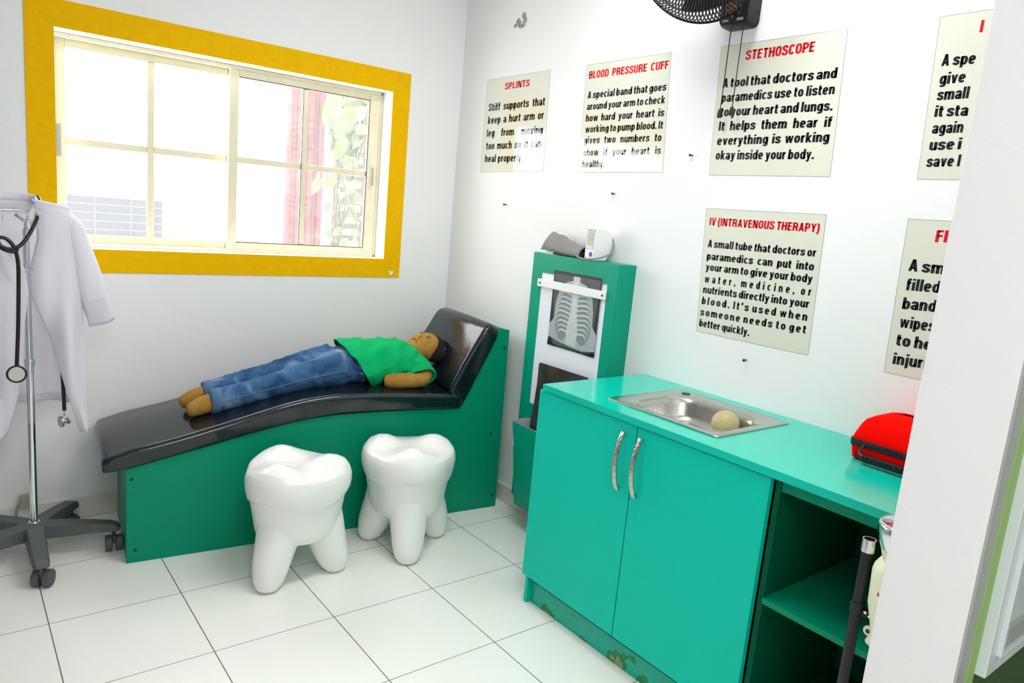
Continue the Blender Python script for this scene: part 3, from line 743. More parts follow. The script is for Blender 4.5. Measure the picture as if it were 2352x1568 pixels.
# ------------------------------------------------------------------ molar stools
def molar(name, label, loc, angs, rl, footr=.043):
    b = MB(); n = 96
    a0 = angs[0]
    def lob(a):  # lobes over the roots
        return sum(max(0, cos((a-q)))**2 for q in angs)
    def rad(a): return .178+.026*max(cos(a-q) for q in angs)**3
    rings = []
    for z, k in ((.160, .45), (.163, .60), (.175, .72), (.20, .79), (.25, .832), (.29, .868), (.326, .90), (.332, .945), (.36, .985), (.385, 1.0), (.408, .992), (.428, .955)):
        rings.append([(rad(a)*k*cos(a), rad(a)*k*sin(a), z - .018*(1-max(cos(a-q) for q in angs)) + (.012*cos(3*(a-a0)) if .3 < z < .345 else 0)) for a in [2*pi*i/n for i in range(n)]])
    def top(x, y):
        r = sqrt(x*x+y*y); a = atan2(y, x)
        c = sum(math.exp(-(((x-.125*cos(q))**2+(y-.125*sin(q))**2)/.0062)) for q in angs)
        return .428+.044*c - .25*max(0, r-.12)**1.2*.6
    for k in (.88, .73, .56, .4, .25, .12):
        rings.append([(rad(a)*k*cos(a), rad(a)*k*sin(a), top(rad(a)*k*cos(a), rad(a)*k*sin(a))) for a in [2*pi*i/n for i in range(n)]])
    b.loft(rings)
    for q, r in zip(angs, rl):
        c, s = cos(q), sin(q)
        pts = [((.07)*c, .07*s, .30), (.092*c, .092*s, .24), (.108*c, .108*s, .18), ((r-.036)*c, (r-.036)*s, .125), ((r-.020)*c, (r-.020)*s, .075), ((r-.008)*c, (r-.008)*s, .03), ((r-.006)*c, (r-.006)*s, .004)]
        b.tube(pts, [.085, .082, .078, .071, .065, .053, .036], 28, True, 0, 5)
    o = b.build(name, M['plastic'], None, smooth=True); remesh(o, .0045, 5)
    o.location = loc
    return tag(o, label, 'stool', 'white tooth-shaped stools')
molar('tooth_stool', 'white tooth-shaped stool nearer the camera, showing two roots and an arch', (-1.163, -.85, 0), [radians(a) for a in (97, 214, 338)], (.155, .165, .16))
molar('tooth_stool', 'white tooth-shaped stool nearer the cabinet, showing three separate roots', (-.675, -.847, 0), [radians(a) for a in (129, 245, 6)], (.165, .165, .17))

# ------------------------------------------------------------------ coat stand on casters
CX, CY = -1.95, -.30
t = thing('coat_stand', 'chrome pole stand with a grey five arm base on casters, left of couch', 'stand', (CX, CY, 0))
MB().cyl((0, 0, .12), (0, 0, .75), .0125, 20).cyl((0, 0, .75), (0, 0, 1.225), .0105, 20).build('pole', M['chrome'], t, auto=40)
MB().cyl((0, 0, .735), (0, 0, .76), .0165, 20).build('clamp_collar', M['chrome'], t, bevel=.002)
MB().cyl((0, 0, .118), (0, 0, .14), .02, 20).build('base_collar', M['chrome'], t, bevel=.002)
MB().tube([(0, 0, 1.22), (0, .005, 1.25), (-.03, .01, 1.272)], .006, 10).tube([(-.23, .01, 1.245), (-.15, .01, 1.272), (-.03, .01, 1.288), (.06, .01, 1.272), (.125, .01, 1.255)], .006, 10, smooth=4).build('hanger_bar', M['chrome'], t, smooth=True)
MB().cyl((0, 0, .085), (0, 0, .135), .05, 28, r2=.036).build('hub', M['grey_plastic'], t, bevel=.004)
for k in range(5):
    a = radians((-91, -14, 56, 128, 200)[k]); c, s = cos(a), sin(a); R3 = Matrix.Rotation(a, 3, 'Z')
    v = []
    for x, zt, zb, wd in ((.02, .134, .078, .036), (.1, .130, .08, .033), (.19, .121, .082, .030), (.25, .113, .082, .0285), (.275, .105, .08, .026), (.284, .09, .078, .019)):
        v.append([R3 @ Vector((x, -wd, zb)), R3 @ Vector((x, wd, zb)), R3 @ Vector((x, wd*.8, zt)), R3 @ Vector((x, -wd*.8, zt))])
    arm = MB().loft(v).build('base_arm', M['grey_plastic'], t, bevel=.005, seg=3)
    ca = a+(.5 if k % 2 else -.5) + (1.2 if k == 1 else 0); R4 = Matrix.Rotation(ca, 3, 'Z'); P = R3 @ Vector((.262, 0, 0))
    b = MB().cyl(P+Vector((0, 0, .05)), P+Vector((0, 0, .084)), .007, 12)
    b.obox(P+R4 @ Vector((-.012, 0, .046)), (.03, .012, .03), R4)
    cst = b.build('caster', M['caster'], t, bevel=.002)
    for sg in (-1, 1):
        c0 = P+R4 @ Vector((-.012, sg*.006, .031)); c1 = P+R4 @ Vector((-.012, sg*.030, .031))
        MB().cyl(c0, c1, .031, 28).build('wheel', M['caster'], cst, bevel=.004)

# ------------------------------------------------------------------ white coat hung on the stand
t = thing('lab_coat', 'white medical coat hanging open on the chrome pole stand', 'coat', (-1.985, -.30, 0))
def sheet(name, L, R_, yfun, n=40, m_=24, parent=None, thick=.0025, m=None):
    """L, R_: tables (z -> x) for both edges given as lists of (z, x) from top to bottom"""
    z0, z1 = L[0][0], L[-1][0]; v = []; f = []
    Lr = sorted(L); Rr = sorted(R_)
    for i in range(n+1):
        s = i/n
        zl = L[0][0]+(L[-1][0]-L[0][0])*s; zr = R_[0][0]+(R_[-1][0]-R_[0][0])*s
        xl = interp(Lr, zl); xr = interp(Rr, zr)
        for j in range(m_+1):
            q = j/m_; x = xl+(xr-xl)*q; z = zl+(zr-zl)*q
            v.append((x, yfun(x, z, q, s), z))
    for i in range(n):
        for j in range(m_):
            a = i*(m_+1)+j; f.append((a, a+1, a+m_+2, a+m_+1))
    o = link_mesh(name, v, f, m or M['coat'], parent, True); solid(o, thick); return o
def fold(x, z, amp, fr, ph): return amp*sin(x*fr+ph+1.5*sin(z*3))*min(1, max(0, (1.25-z)*2.2))
# local x is measured from the neck centre
backL = [(1.318, -.158), (1.1, -.185), (.9, -.19), (.585, -.18)]; backR = [(1.318, .158), (1.1, .185), (.9, .19), (.585, .175)]
sheet('back_panel', backL, backR, lambda x, z, q, s: .075-.05*(abs(x)/.19)**2*(1 if z < 1.2 else .6)-.045*max(0, (z-1.2)/.1) + fold(x, z, .016, 52, 1), 44, 40, t)
frR_in = [(1.322, .058), (1.2, .064), (1.08, .038), (1.0, .040), (.85, .095), (.65, .140), (.48, .186)]
frR_out = [(1.304, .160), (1.25, .178), (1.12, .192), (.9, .203), (.7, .208), (.58, .212), (.487, .217)]
sheet('front_panel', frR_in, frR_out, lambda x, z, q, s: -.038-.045*sin(pi*min(1, q*1.0))*(.3+.7*min(1, (1.32-z)*2.5)) + .02*q*min(1, (1.32-z)*4) + fold(x, z, .016, 66, .4), 46, 22, t)
frL_in = [(1.322, -.058), (1.2, -.04), (1.08, .028), (1.0, .034), (.9, .02), (.75, .012), (.6, -.012), (.5, -.038)]
frL_out = [(1.304, -.160), (1.25, -.178), (1.12, -.192), (.9, -.2), (.7, -.205), (.58, -.21), (.485, -.10)]
sheet('front_panel', frL_in, frL_out, lambda x, z, q, s: -.04-.05*sin(pi*min(1, q))*(.3+.7*min(1, (1.32-z)*2.5)) + .02*q*min(1, (1.32-z)*4) + fold(x, z, .016, 66, 2), 46, 22, t)
# turned lapels
sheet('lapel', [(1.30, .060), (1.2, .066), (1.09, .041)], [(1.285, .080), (1.23, .096), (1.09, .046)], lambda x, z, q, s: -.052-.028*min(1, (1.31-z)*5)-.012*q, 16, 6, t)
sheet('lapel', [(1.30, -.060), (1.2, -.042), (1.09, .024)], [(1.285, -.085), (1.245, -.098), (1.09, .016)], lambda x, z, q, s: -.066-.03*min(1, (1.31-z)*5)-.012*q, 16, 6, t)
# shoulder yokes joining front and back
for s in (-1, 1):
    v = []; f = []
    for i in range(9):
        for j in range(7):
            q = i/8; r = j/6
            v.append((s*(.052+.112*q), -.038-.0135*sin(pi*q)*(1-r)+.075*r, 1.323-.019*q+.007*sin(pi*r)-.004*max(0, q-.8)*5))
    for i in range(8):
        for j in range(6): a = i*7+j; f.append((a, a+1, a+8, a+7))
    solid(link_mesh('shoulder_yoke', v, f, M['coat'], t, True), .0025)
# sleeves
for s in (-1, 1):
    P = [(s*.150, .01, 1.290, .014, .036), (s*.160, .008, 1.262, .03, .046), (s*.175, .005, 1.22, .043, .05), (s*.195, 0, 1.15, .044, .045), (s*.221, -.005, 1.05, .044, .036), (s*.246, -.005, .96, .043, .028), (s*.265, -.005, .888, .043, .022)]
    rings = []
    for i in range(len(P)-1):
        for k in range(5):
            u = k/5; rings.append([P[i][c]+(P[i+1][c]-P[i][c])*u for c in range(5)])
    rings.append(list(P[-1]))
    rr = [[(x+ra*cos(a)*.96+.004*sin(a*3+i*.4), y+rb*sin(a)+.003*sin(a*4+i*.35), z+s*ra*cos(a)*.27) for a in [2*pi*j/26 for j in range(26)]] for i, (x, y, z, ra, rb) in enumerate(rings)]
    sl = MB().loft(rr, cap=False).build('sleeve', M['coat'], t, smooth=True); solid(sl, .0025)
    i0 = len(rr)-7
    cf = MB().loft([[Vector(p)+(Vector(p)-Vector((rings[i][0], rings[i][1], rings[i][2]))).normalized()*.0025 for p in rr[i]] for i in range(i0, len(rr))], cap=False).build('cuff', M['coat'], sl, smooth=True); solid(cf, .002)
# collar: stand and fall
v = []; f = []; n = 40; rows = 7
for i in range(n+1):
    a = radians(-58+(296)*i/n); # from front right, round the back, to front left
    ca, sa = cos(a), sin(a); fr = max(0, -sa)
    for j in range(rows):
        q = j/(rows-1)
        rx = .062+.03*max(0, q-.25)*1.2; ry = .05+.028*max(0, q-.25)*1.2
        z = 1.318 + .032*(1-abs(q-.25)/.25 if q < .25 else 1-(q-.25)/.75*1.9) - .085*fr**1.5
        v.append((rx*ca, .0+ry*sa - .012*fr, z))
for i in range(n):
    for j in range(rows-1): a = i*rows+j; f.append((a, a+1, a+rows+1, a+rows))
solid(link_mesh('collar', v, f, M['coat'], t, True), .003)
# darker hem bands of the back panel
sheet('hem', [(.612, -.181), (.584, -.18)], [(.612, .176), (.584, .175)], lambda x, z, q, s: .072-.05*(abs(x)/.19)**2 + fold(x, z, .016, 52, 1), 3, 40, t)

# ------------------------------------------------------------------ stethoscopes
def chest_piece(parent, c, nrm, r, name='chest_piece'):
    c = Vector(c); nrm = Vector(nrm).normalized()
    b = MB().cyl(c-nrm*.006, c+nrm*.004, r*.92, 28).cyl(c-nrm*.014, c-nrm*.006, r*.45, 20)
    o = b.build(name, M['steel'], parent, bevel=.0015)
    u = nrm.orthogonal().normalized(); w_ = nrm.cross(u)
    rp = [c+nrm*.003+(u*cos(a)+w_*sin(a))*r for a in [2*pi*i/32 for i in range(33)]]
    MB().tube(rp, .0032, 8, False).build('rim', M['rubber'], o, smooth=True)
    dd = MB().cyl(c+nrm*.004, c+nrm*.005, r*.86, 28).build('diaphragm', mat('pale_diaphragm', (196, 200, 196), .35), o)
    return o
t = thing('stethoscope', 'black stethoscope looped round the coat collar with a round chestpiece', 'stethoscope', (0, 0, 0), 0, 'stethoscopes on the white coat')
kn = Vector((-2.012, -.425, 1.172))
MB().tube([(-1.985, -.215, 1.325), (-1.94, -.225, 1.33), (-1.909, -.27, 1.334), (-1.912, -.335, 1.292), (-1.945, -.40, 1.222), (-1.975, -.425, 1.18), (-2.005, -.435, 1.165), (-2.035, -.432, 1.178), (-2.037, -.428, 1.2), (-2.015, -.425, 1.198), (-1.995, -.43, 1.172), (-1.985, -.43, 1.12), (-1.986, -.43, 1.03), (-1.99, -.425, .9), (-1.995, -.42, .80), (-1.997, -.42, .765)], .0062, 12, smooth=8).build('tube', M['rubber'], t, smooth=True)
MB().tube([(-1.985, -.215, 1.325), (-2.03, -.225, 1.33), (-2.060, -.27, 1.333), (-2.058, -.34, 1.29), (-2.045, -.40, 1.22), (-2.03, -.43, 1.17), (-2.0, -.438, 1.158), (-1.985, -.436, 1.168)], .0062, 12, smooth=8).build('tube', M['rubber'], t, smooth=True)
chest_piece(t, (-1.998, -.424, .738), (-.1, -1, .1), .0275)
t = thing('stethoscope', 'silver stethoscope chestpiece on a black tube, hanging below the open coat', 'stethoscope', (0, 0, 0), 0, 'stethoscopes on the white coat')
MB().tube([(-1.872, -.272, 1.02), (-1.86, -.275, .9), (-1.850, -.29, .72), (-1.847, -.3, .62), (-1.846, -.3, .56)], .0066, 12, smooth=6).build('tube', M['rubber'], t, smooth=True)
MB().tube([(-1.846, -.3, .56), (-1.846, -.3, .538)], .003, 10).build('stem', M['chrome'], t, smooth=True)
cp = MB().cyl((-1.862, -.305, .518), (-1.853, -.3025, .518), .021, 26).cyl((-1.853, -.3025, .518), (-1.838, -.299, .518), .009, 18).cyl((-1.838, -.299, .518), (-1.831, -.297, .518), .0135, 22).build('chest_piece', M['steel'], t, bevel=.0015)

# ------------------------------------------------------------------ x-ray viewing box
t = thing('xray_box', 'green wooden x-ray viewing box standing against the white wall', 'viewing box', (0, 0, 0))
YB0, YB1, XB, ZB0, ZB1 = -1.365, -.840, -.10, .125, 1.267
py0, py1, pz0, pz1 = -1.312, -.905, .588, 1.183
MB().box((XB, YB0, ZB0), (XB+.012, py0, ZB1)).box((XB, py1, ZB0), (XB+.012, YB1, ZB1)).box((XB, py0, pz1), (XB+.012, py1, ZB1)).box((XB, py0, ZB0), (XB+.012, py1, pz0)).box((XB+.012, YB0, ZB0), (-.001, YB0+.012, ZB1)).box((XB+.012, YB1-.012, ZB0), (-.001, YB1, ZB1)).box((XB+.012, YB0+.012, ZB1-.012), (-.001, YB1-.012, ZB1)).box((XB+.012, YB0+.012, ZB0), (-.001, YB1-.012, ZB0+.012)).build('housing', M['greenbox'], t)
MB().box((XB+.003, py0, pz0), (XB+.010, py1, pz1)).build('white_panel', M['opal'], t)
cb = MB().box((XB-.010, -1.316, 1.1205), (XB-.0005, -.893, 1.1545)).build('clip_bar', M['white'], t, bevel=.002)
for y in (-1.300, -.912): MB().cyl((XB-.0095, y, 1.137), (XB-.012, y, 1.137), .0045, 12).build('screw', M['black'], cb)
# film pocket at the foot of the box
PY0, PY1 = -1.33, -.925
out = [(XB-.1, .518), (XB-.088, .44), (XB-.06, .16), (XB-.055, .118), (XB, .118), (XB, .518)]
b = MB()
b.add([(XB-.1, PY1, .515), (XB-.1, PY0, .515), (XB-.05, PY0, .118), (XB-.05, PY1, .118)], [(0, 1, 2, 3)])
b.add([(XB-.1, PY1, .515), (XB-.0005, PY1, .53), (XB-.0005, PY1, .118), (XB-.05, PY1, .118)], [(0, 1, 2, 3)])
b.add([(XB-.1, PY0, .515), (XB-.0005, PY0, .53), (XB-.0005, PY0, .118), (XB-.05, PY0, .118)], [(0, 1, 2, 3)])
b.add([(XB-.05, PY0, .118), (XB-.05, PY1, .118), (XB-.0005, PY1, .118), (XB-.0005, PY0, .118)], [(0, 1, 2, 3)])
po = b.build('film_pocket', M['greenbox'], t); solid(po, .004)
MB().box((XB-.094, PY1-.0062, .40), (XB-.004, PY1-.0044, .524)).build('pocket_lining', mat('grey_raw_edge', (196, 200, 206), .6), po)
MB().tube([(XB-.1, PY1, .5165), (XB-.1, PY0, .5165)], .0022, 6).tube([(XB-.1, PY1, .5165), (XB-.002, PY1, .5315)], .0022, 6).build('pocket_edge', M['wire'], po)

# chest film: layered greys in one sheet
fT = thing('xray_film', 'chest x-ray film showing ribs, clipped to the white panel of the box', 'x-ray film', (0, 0, 0), 0, 'x-ray films on the viewing box')
fm = [M['film']] + [mat('film_grey', c, .25) for c in ((84, 88, 92), (170, 178, 182), (196, 202, 206), (132, 140, 144), (208, 214, 216), (20, 24, 26))]
FY0, FY1, FZ0, FZ1 = -1.283, -.990, .878, 1.204   # right, left, bottom, top
FW, FH = FY1-FY0, FZ1-FZ0
def fp_(u, v, k): return (XB-.0008-.00025*k, FY1-FW*u, FZ1-FH*v)
b = MB()
def poly(pts, k, mi): b.prism([fp_(u, v, k) for u, v in pts], (-.0002, 0, 0), mi)
poly([(.015, 0), (.985, 0), (1, .01), (1, .985), (.98, 1), (.02, 1), (0, .985), (0, .01)], 0, 0)
poly([(.03, .045), (.97, .035), (.97, .18), (.9, .98), (.1, .98), (.02, .2)], 1, 1)
poly([(.16, .22), (.3, .13), (.43, .1), (.57, .1), (.7, .13), (.84, .22), (.89, .45), (.9, .62), (1, .72), (1, .93), (.75, .965), (.5, .955), (.2, .92), (0, .885), (0, .72), (.09, .63), (.1, .42)], 2, 2)
for s in (0, 1):
    q = (lambda u: u) if not s else (lambda u: 1-u)
    lung = [(.42, .2), (.33, .19), (.24, .26), (.17, .4), (.13, .58), (.13, .74), (.2, .88), (.3, .9), (.41, .82), (.43, .6), (.44, .4)]
    poly([(q(u), v) for u, v in lung], 3, 4)
poly([(.43, .04), (.57, .04), (.57, .5), (.62, .75), (.6, .93), (.4, .93), (.38, .75), (.43, .5)], 4, 3)
for i in range(10): poly([(.46, .1+i*.055), (.54, .1+i*.055), (.535, .133+i*.055), (.465, .133+i*.055)], 5, 5)
for s in (0, 1):
    for i in range(10):
        v0 = .225+i*.062; w0 = .27-.015*abs(i-5)
        pts = []
        for k in range(13):
            a = k/12
            u = .45-w0*1.12*sin(a*pi*.62)**.9*1.05; v = v0-.05*sin(a*pi*.9)+.14*a*a*.9
            pts.append((u, v))
        up = [(u, v-.011) for u, v in pts]; dn = [(u, v+.011) for u, v in pts]
        if s: up = [(1-u, v) for u, v in up]; dn = [(1-u, v) for u, v in dn]
        for k in range(12): poly([up[k], up[k+1], dn[k+1], dn[k]], 6+(i % 2)*.5, 5 if i % 2 else 3)
poly([(0, .93), (.12, .965), (.2, 1), (0, 1)], 7, 6); poly([(1, .955), (.82, .975), (.8, 1), (1, 1)], 7, 6)
b.build('film', None, fT, mats=fm)
for p_, q_ in zip((), ()): pass
t2 = thing('xray_film', 'dark blank x-ray film standing in the pocket of the green box', 'x-ray film', (0, 0, 0), 0, 'x-ray films on the viewing box')
MB().prism([(XB-.021, -.972, .70), (XB-.018, -.968, .784), (XB-.018, -.978, .792), (XB-.018, -1.28, .795), (XB-.018, -1.29, .785), (XB-.045, -1.29, .3), (XB-.045, -.966, .3)], (-.0012, 0, 0)).build('film', M['film_dark'], t2)

# ------------------------------------------------------------------ on top of the box
ZT = ZB1
t = thing('blood_pressure_monitor', 'white blood pressure monitor with olive screen on top of the green box', 'monitor', (-.100, -1.188, ZT), radians(-14))
v = []; prof = [(0, .006), (0, .10), (.004, .126), (.012, .133), (.05, .131), (.085, .112), (.094, .09), (.075, .03), (.062, .002), (.006, 0)]
body_ = MB().prism([(x, .036, z) for x, z in prof], (0, -.072, 0)).build('case', M['monitor'], t, bevel=.006, seg=3)
MB().box((-.0022, -.030, .044), (.001, .030, .128)).build('face_plate', M['monface'], t, bevel=.004)
MB().box((-.0032, -.026, .062), (-.002, .012, .112)).build('screen', M['lcd'], t, bevel=.001)
for yy, ww in ((-.02, .006), (0, .014), (.02, .006)): MB().box((-.0036, yy-ww/2, .048), (-.002, yy+ww/2, .057)).build('button', M['white'], t, bevel=.001)
MB().cyl((-.0032, -.016, .025), (0, -.016, .025), .0095, 18).build('start_button', M['blue'], t)
MB().box((-.003, .015, .066), (-.0021, .028, .106)).build('scale_strip', mat('salmon_strip', (222, 196, 184), .4), t)
def small_text(text, parent, m, origin, right, up, size, name='lettering', nrm=None):
    vs, fs, wd = word_mesh(text) if ' ' not in text else word_mesh(text)
    o_, r_, u_ = Vector(origin), Vector(right), Vector(up)
    return link_mesh(name, [o_+r_*(x-wd/2)*size+u_*y*size for x, y in vs], fs, m, parent)
small_text('omron', t, M['alu_grey'], (-.0034, -.002, .1175), (0, -1, 0), (0, 0, 1), .0085)
MB().tube([(.03, .036, .115), (.03, .055, .10), (.03, .062, .07), (.03, .056, .045), (.03, .036, .035)], .0028, 8, smooth=6).tube([(.085, -.03, .10), (.082, -.055, .06), (.06, -.07, .035), (.02, -.06, .016), (-.012, -.03, .005), (-.02, .01, .004), (-.02, .05, .006), (-.012, .085, .012)], .0034, 8, smooth=6).build('air_tube', M['tubegrey'], t, smooth=True)
# cuff: folded nylon wrap
t = thing('arm_cuff', 'grey fabric arm cuff folded on the green box beside the monitor', 'cuff', (0, 0, 0))
rings = []
for i in range(19):
    s = i/18; y = -.872-.255*s
    r = []
    ph = interp([(0, .092), (.15, .088), (.35, .078), (.7, .052), (.9, .046), (1, .043)], s)
    for j in range(17):
        q = j/16; a = pi*(.02+q*.96)
        x = -.056-.040*cos(a)*(1+.1*s); z = ZT+.0015+ph*sin(a)**.75*(1-.0*q)
        lean = .04*(1-s)*(z-ZT)/.09
        r.append((x+.003*sin(s*14+q*6), y-lean, z+.002*sin(s*20+q*4)*(1 if z > ZT+.01 else 0)))
    rings.append(r)
o = MB().loft(rings, cap=False, closed=False).build('wrap', M['cuffgrey'], t, smooth=True); solid(o, .003)
b = MB()
for kx, h, dx in ((-.06, .034, .0), (-.046, .026, .004), (-.072, .022, -.002)):
    rr = []
    for i in range(12):
        s = i/11; y = -.96-.155*s
        rr.append([(kx-.022*cos(pi*q/10)+.002*sin(i+q), y, ZT+.002+h*sin(pi*q/10)) for q in range(11)])
    b.loft(rr, cap=False, closed=False)
o = b.build('inner_folds', M['cuffin'], t, smooth=True); solid(o, .003)
pp = MB().box((-.099, -.975, ZT), (-.03, -.885, ZT+.0008)).build('paper_slip', M['white']); tag(pp, 'small white slip of paper under the grey arm cuff', 'paper')

# ------------------------------------------------------------------ base cabinet, worktop, sink
t = thing('base_cabinet', 'teal base cabinet with two handled doors and open shelves under the worktop', 'cabinet', (0, 0, 0))
XD = -.525; YE = -2.845; ZW0, ZW1 = .828, .85
MB().box((-.505, -1.472, 0), (-.002, -1.456, ZW0)).build('side_panel', M['teal'], t, bevel=.001)
MB().box((-.505, YE, 0), (-.002, YE+.016, ZW0)).build('side_panel', M['innershade'], t, bevel=.001)
MB().box((-.505, -2.408, .098), (-.018, -2.392, ZW0)).build('divider', M['innershade'], t, bevel=.001)
MB().box((-.018, YE+.016, .098), (-.002, -1.472, ZW0)).build('back_panel', M['innershade'], t)
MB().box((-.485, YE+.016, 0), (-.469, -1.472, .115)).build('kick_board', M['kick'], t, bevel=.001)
MB().box((-.505, YE+.016, .098), (-.018, -1.472, .114)).build('bottom_panel', M['innershade'], t)
MB().box((-.50, YE+.016, .79), (-.484, -2.408, ZW0)).build('top_rail', M['green'], t)
MB().box((-.512, YE+.016, .478), (-.018, -2.408, .494)).build('shelf', M['green'], t, bevel=.001)
def door(y0, y1, yh):
    d = MB().box((XD, y0, .117), (XD+.018, y1, .824)).build('cabinet_door', M['teal'], t, bevel=.0015)
    rr = []
    for i in range(25):
        s = i/24; z = .604+.192*s; x = XD-.010-.024*sin(pi*s)**.8
        tx_ = .008
        rr.append([(x-.0025, yh-tx_, z), (x-.0035, yh, z), (x-.0025, yh+tx_, z), (x+.0025, yh+tx_, z), (x+.0025, yh-tx_, z)])
    hb = MB().loft(rr)
    for z in (.612, .788): hb.cyl((XD-.014, yh, z), (XD+.001, yh, z), .0055, 12)
    hb.build('handle', M['handle'], d, auto=35)
    return d
door(-1.921, -1.456, -1.879); door(-2.388, -1.925, -1.951)
SXa, SXb, SYa, SYb = -.452, -.068, -2.158, -1.712   # sink rim
b = MB()
hx0, hx1, hy0, hy1 = SXa+.02, SXb-.02, SYa+.02, SYb-.02
b.box((-.533, YE, ZW0), (hx0, -1.478, ZW1)).box((hx1, YE, ZW0), (-.001, -1.478, ZW1)).box((hx0, YE, ZW0), (hx1, hy0, ZW1)).box((hx0, hy1, ZW0), (hx1, -1.478, ZW1))
wt = b.build('worktop', M['tealtop']); tag(wt, 'teal painted worktop running along the white wall, sink let into it', 'worktop')
# sink
t = thing('sink', 'stainless steel inset sink with rounded bowl in the teal worktop', 'sink', ((SXa+SXb)/2, (SYa+SYb)/2, ZW1))
def rrect(x0, x1, y0, y1, r, z, n=8):
    p = []
    for cx, cy, a0 in ((x1-r, y1-r, 0), (x0+r, y1-r, pi/2), (x0+r, y0+r, pi), (x1-r, y0+r, 1.5*pi)):
        for i in range(n+1): a = a0+pi/2*i/n; p.append((cx+r*cos(a), cy+r*sin(a), z))
    return p
sx, sy = (SXb-SXa)/2, (SYb-SYa)/2
bx0, bx1, by0, by1 = -sx+.035, sx-.082, -sy+.035, sy-.066
rings = [rrect(-sx, sx, -sy, sy, .012, -.0005), rrect(-sx, sx, -sy, sy, .012, .004), rrect(-sx+.006, sx-.006, -sy+.006, sy-.006, .012, .0055),
         rrect(-sx+.02, sx-.022, -sy+.02, sy-.02, .03, .003), rrect(bx0-.006, bx1+.006, by0-.006, by1+.006, .075, .0035), rrect(bx0, bx1, by0, by1, .075, -.002), rrect(bx0+.006, bx1-.006, by0+.006, by1-.006, .075, -.02), rrect(bx0+.012, bx1-.012, by0+.012, by1-.012, .075, -.05), rrect(bx0+.022, bx1-.02, by0+.022, by1-.02, .07, -.068), rrect(bx0+.05, bx1-.045, by0+.05, by1-.045, .05, -.074)]
v = [p for r in rings for p in r]; n = len(rings[0]); f = []
for i in range(len(rings)-1):
    for j in range(n): a = i*n+j; c = i*n+(j+1) % n; f.append((a, c, c+n, a+n))
f.append(tuple((len(rings)-1)*n+j for j in range(n)))
bowl = link_mesh('bowl', v, f, M['steel'], t, True); solid(bowl, .001)
MB().cyl((sx-.048, sy-.062, .0032), (sx-.048, sy-.062, .0062), .0155, 24).build('tap_hole', M['black'], t)
MB().cyl((0, 0, -.0736), (0, 0, -.0715), .03, 24).build('drain', M['chrome'], t, bevel=.001)
bl = MB().sph((0, 0, 0), .045, 28, 18).build('ball', M['ball'], None, smooth=True); bl.location = (-.204, -2.012, ZW1-.0735+.0455)
tag(bl, 'dull olive yellow ball lying in the steel sink bowl', 'ball')

# ------------------------------------------------------------------ red case
t = thing('first_aid_case', 'red moulded zip case with black handle on the teal worktop', 'case', (-.222, -2.425, ZW1))
CL, CD = .36, .205
def case_ring(z, ins, top=0): return rrect(0+ins, CD-ins, -CL+ins, 0-ins, .022, z, 6)
lo = [case_ring(0, .012), case_ring(.006, .004), case_ring(.038, 0), case_ring(.042, .001)]
MB().loft(lo).build('lower_shell', M['red'], t, auto=50)
hi = [case_ring(.056, .001), case_ring(.06, 0), case_ring(.075, .004), case_ring(.098, .012), case_ring(.112, .019), case_ring(.122, .032), case_ring(.132, .06), case_ring(.137, .09)]
MB().loft(hi).build('upper_shell', M['red'], t, auto=60)
zb = MB().loft([case_ring(.0395, .0005), case_ring(.0405, -.0025), case_ring(.0475, -.003), case_ring(.0485, -.0015), case_ring(.050, -.003), case_ring(.0585, -.0025), case_ring(.0595, .0005)]).build('zip_band', M['zip'], t, auto=30)
h = MB()
h.tube([(-.004, -.045, .05), (-.016, -.042, .034), (-.021, -.046, .024), (-.023, -.058, .02)], [.004, .004, .006, .007], 8, smooth=3)
h.tube([(-.004, -.215, .05), (-.016, -.218, .034), (-.021, -.214, .024), (-.023, -.202, .02)], [.004, .004, .006, .007], 8, smooth=3)
h.obox((-.0235, -.13, .0185), (.014, .15, .019))
for i in range(11): h.obox((-.031, -.065-i*.013, .0165), (.003, .006, .014))
h.build('handle', M['black'], t, bevel=.002)

# ------------------------------------------------------------------ black pole with cream housing, half hidden by the wall edge
t = thing('clamped_pole_device', 'black pole with chrome end clamped to a cream chrome-rimmed device by cabinet', 'medical device', (-.655, -2.71, 0))
pl = MB().cyl((0, 0, .02), (0, 0, .80), .0115, 20).build('pole', M['black'], t, auto=40)
MB().tube([(0, 0, .795), (0, 0, .823)], .0142, 24, False).tube([(0, 0, .823), (0, 0, .795)], .0115, 24, False).loft([[(.0142*cos(a), .0142*sin(a), .823) for a in [2*pi*i/24 for i in range(24)]], [(.0115*cos(a), .0115*sin(a), .823) for a in [2*pi*i/24 for i in range(24)]]], cap=False).build('end_ring', M['chrome'], pl, auto=40)
MB().cyl((0, 0, 0), (0, 0, .03), .016, 20).build('rubber_foot', M['rubber'], pl)
MB().cyl((0, 0, .655), (0, 0, .678), .0148, 20).obox((0, -.026, .662), (.008, .03, .014), Matrix.Rotation(radians(-18), 3, 'X')).build('clamp', M['black'], t, bevel=.001)
for y, z in ((-.021, .664), (-.031, .659)): MB().cyl((-.0035, y, z), (-.0065, y, z), .0032, 12).build('clamp_screw', M['chrome'], t)
n = 28
def cr(z, r, c=(0, -.075)): return [(c[0]+r*cos(a), c[1]+r*sin(a), z) for a in [2*pi*i/n for i in range(n)]]
MB().loft([cr(.62, .02), cr(.632, .036), cr(.66, .042), cr(.70, .052), cr(.775, .055), cr(.785, .053), cr(.80, .044), cr(.80, .04), cr(.83, .048)]).build('housing', M['cream'], t, auto=40)
MB().cyl((.0, -.034, .628), (-.008, -.034, .628), .011, 18).cyl((0, -.04, .60), (0, -.05, .628), .012, 16).build('eyelet', M['cream'], t, bevel=.002)
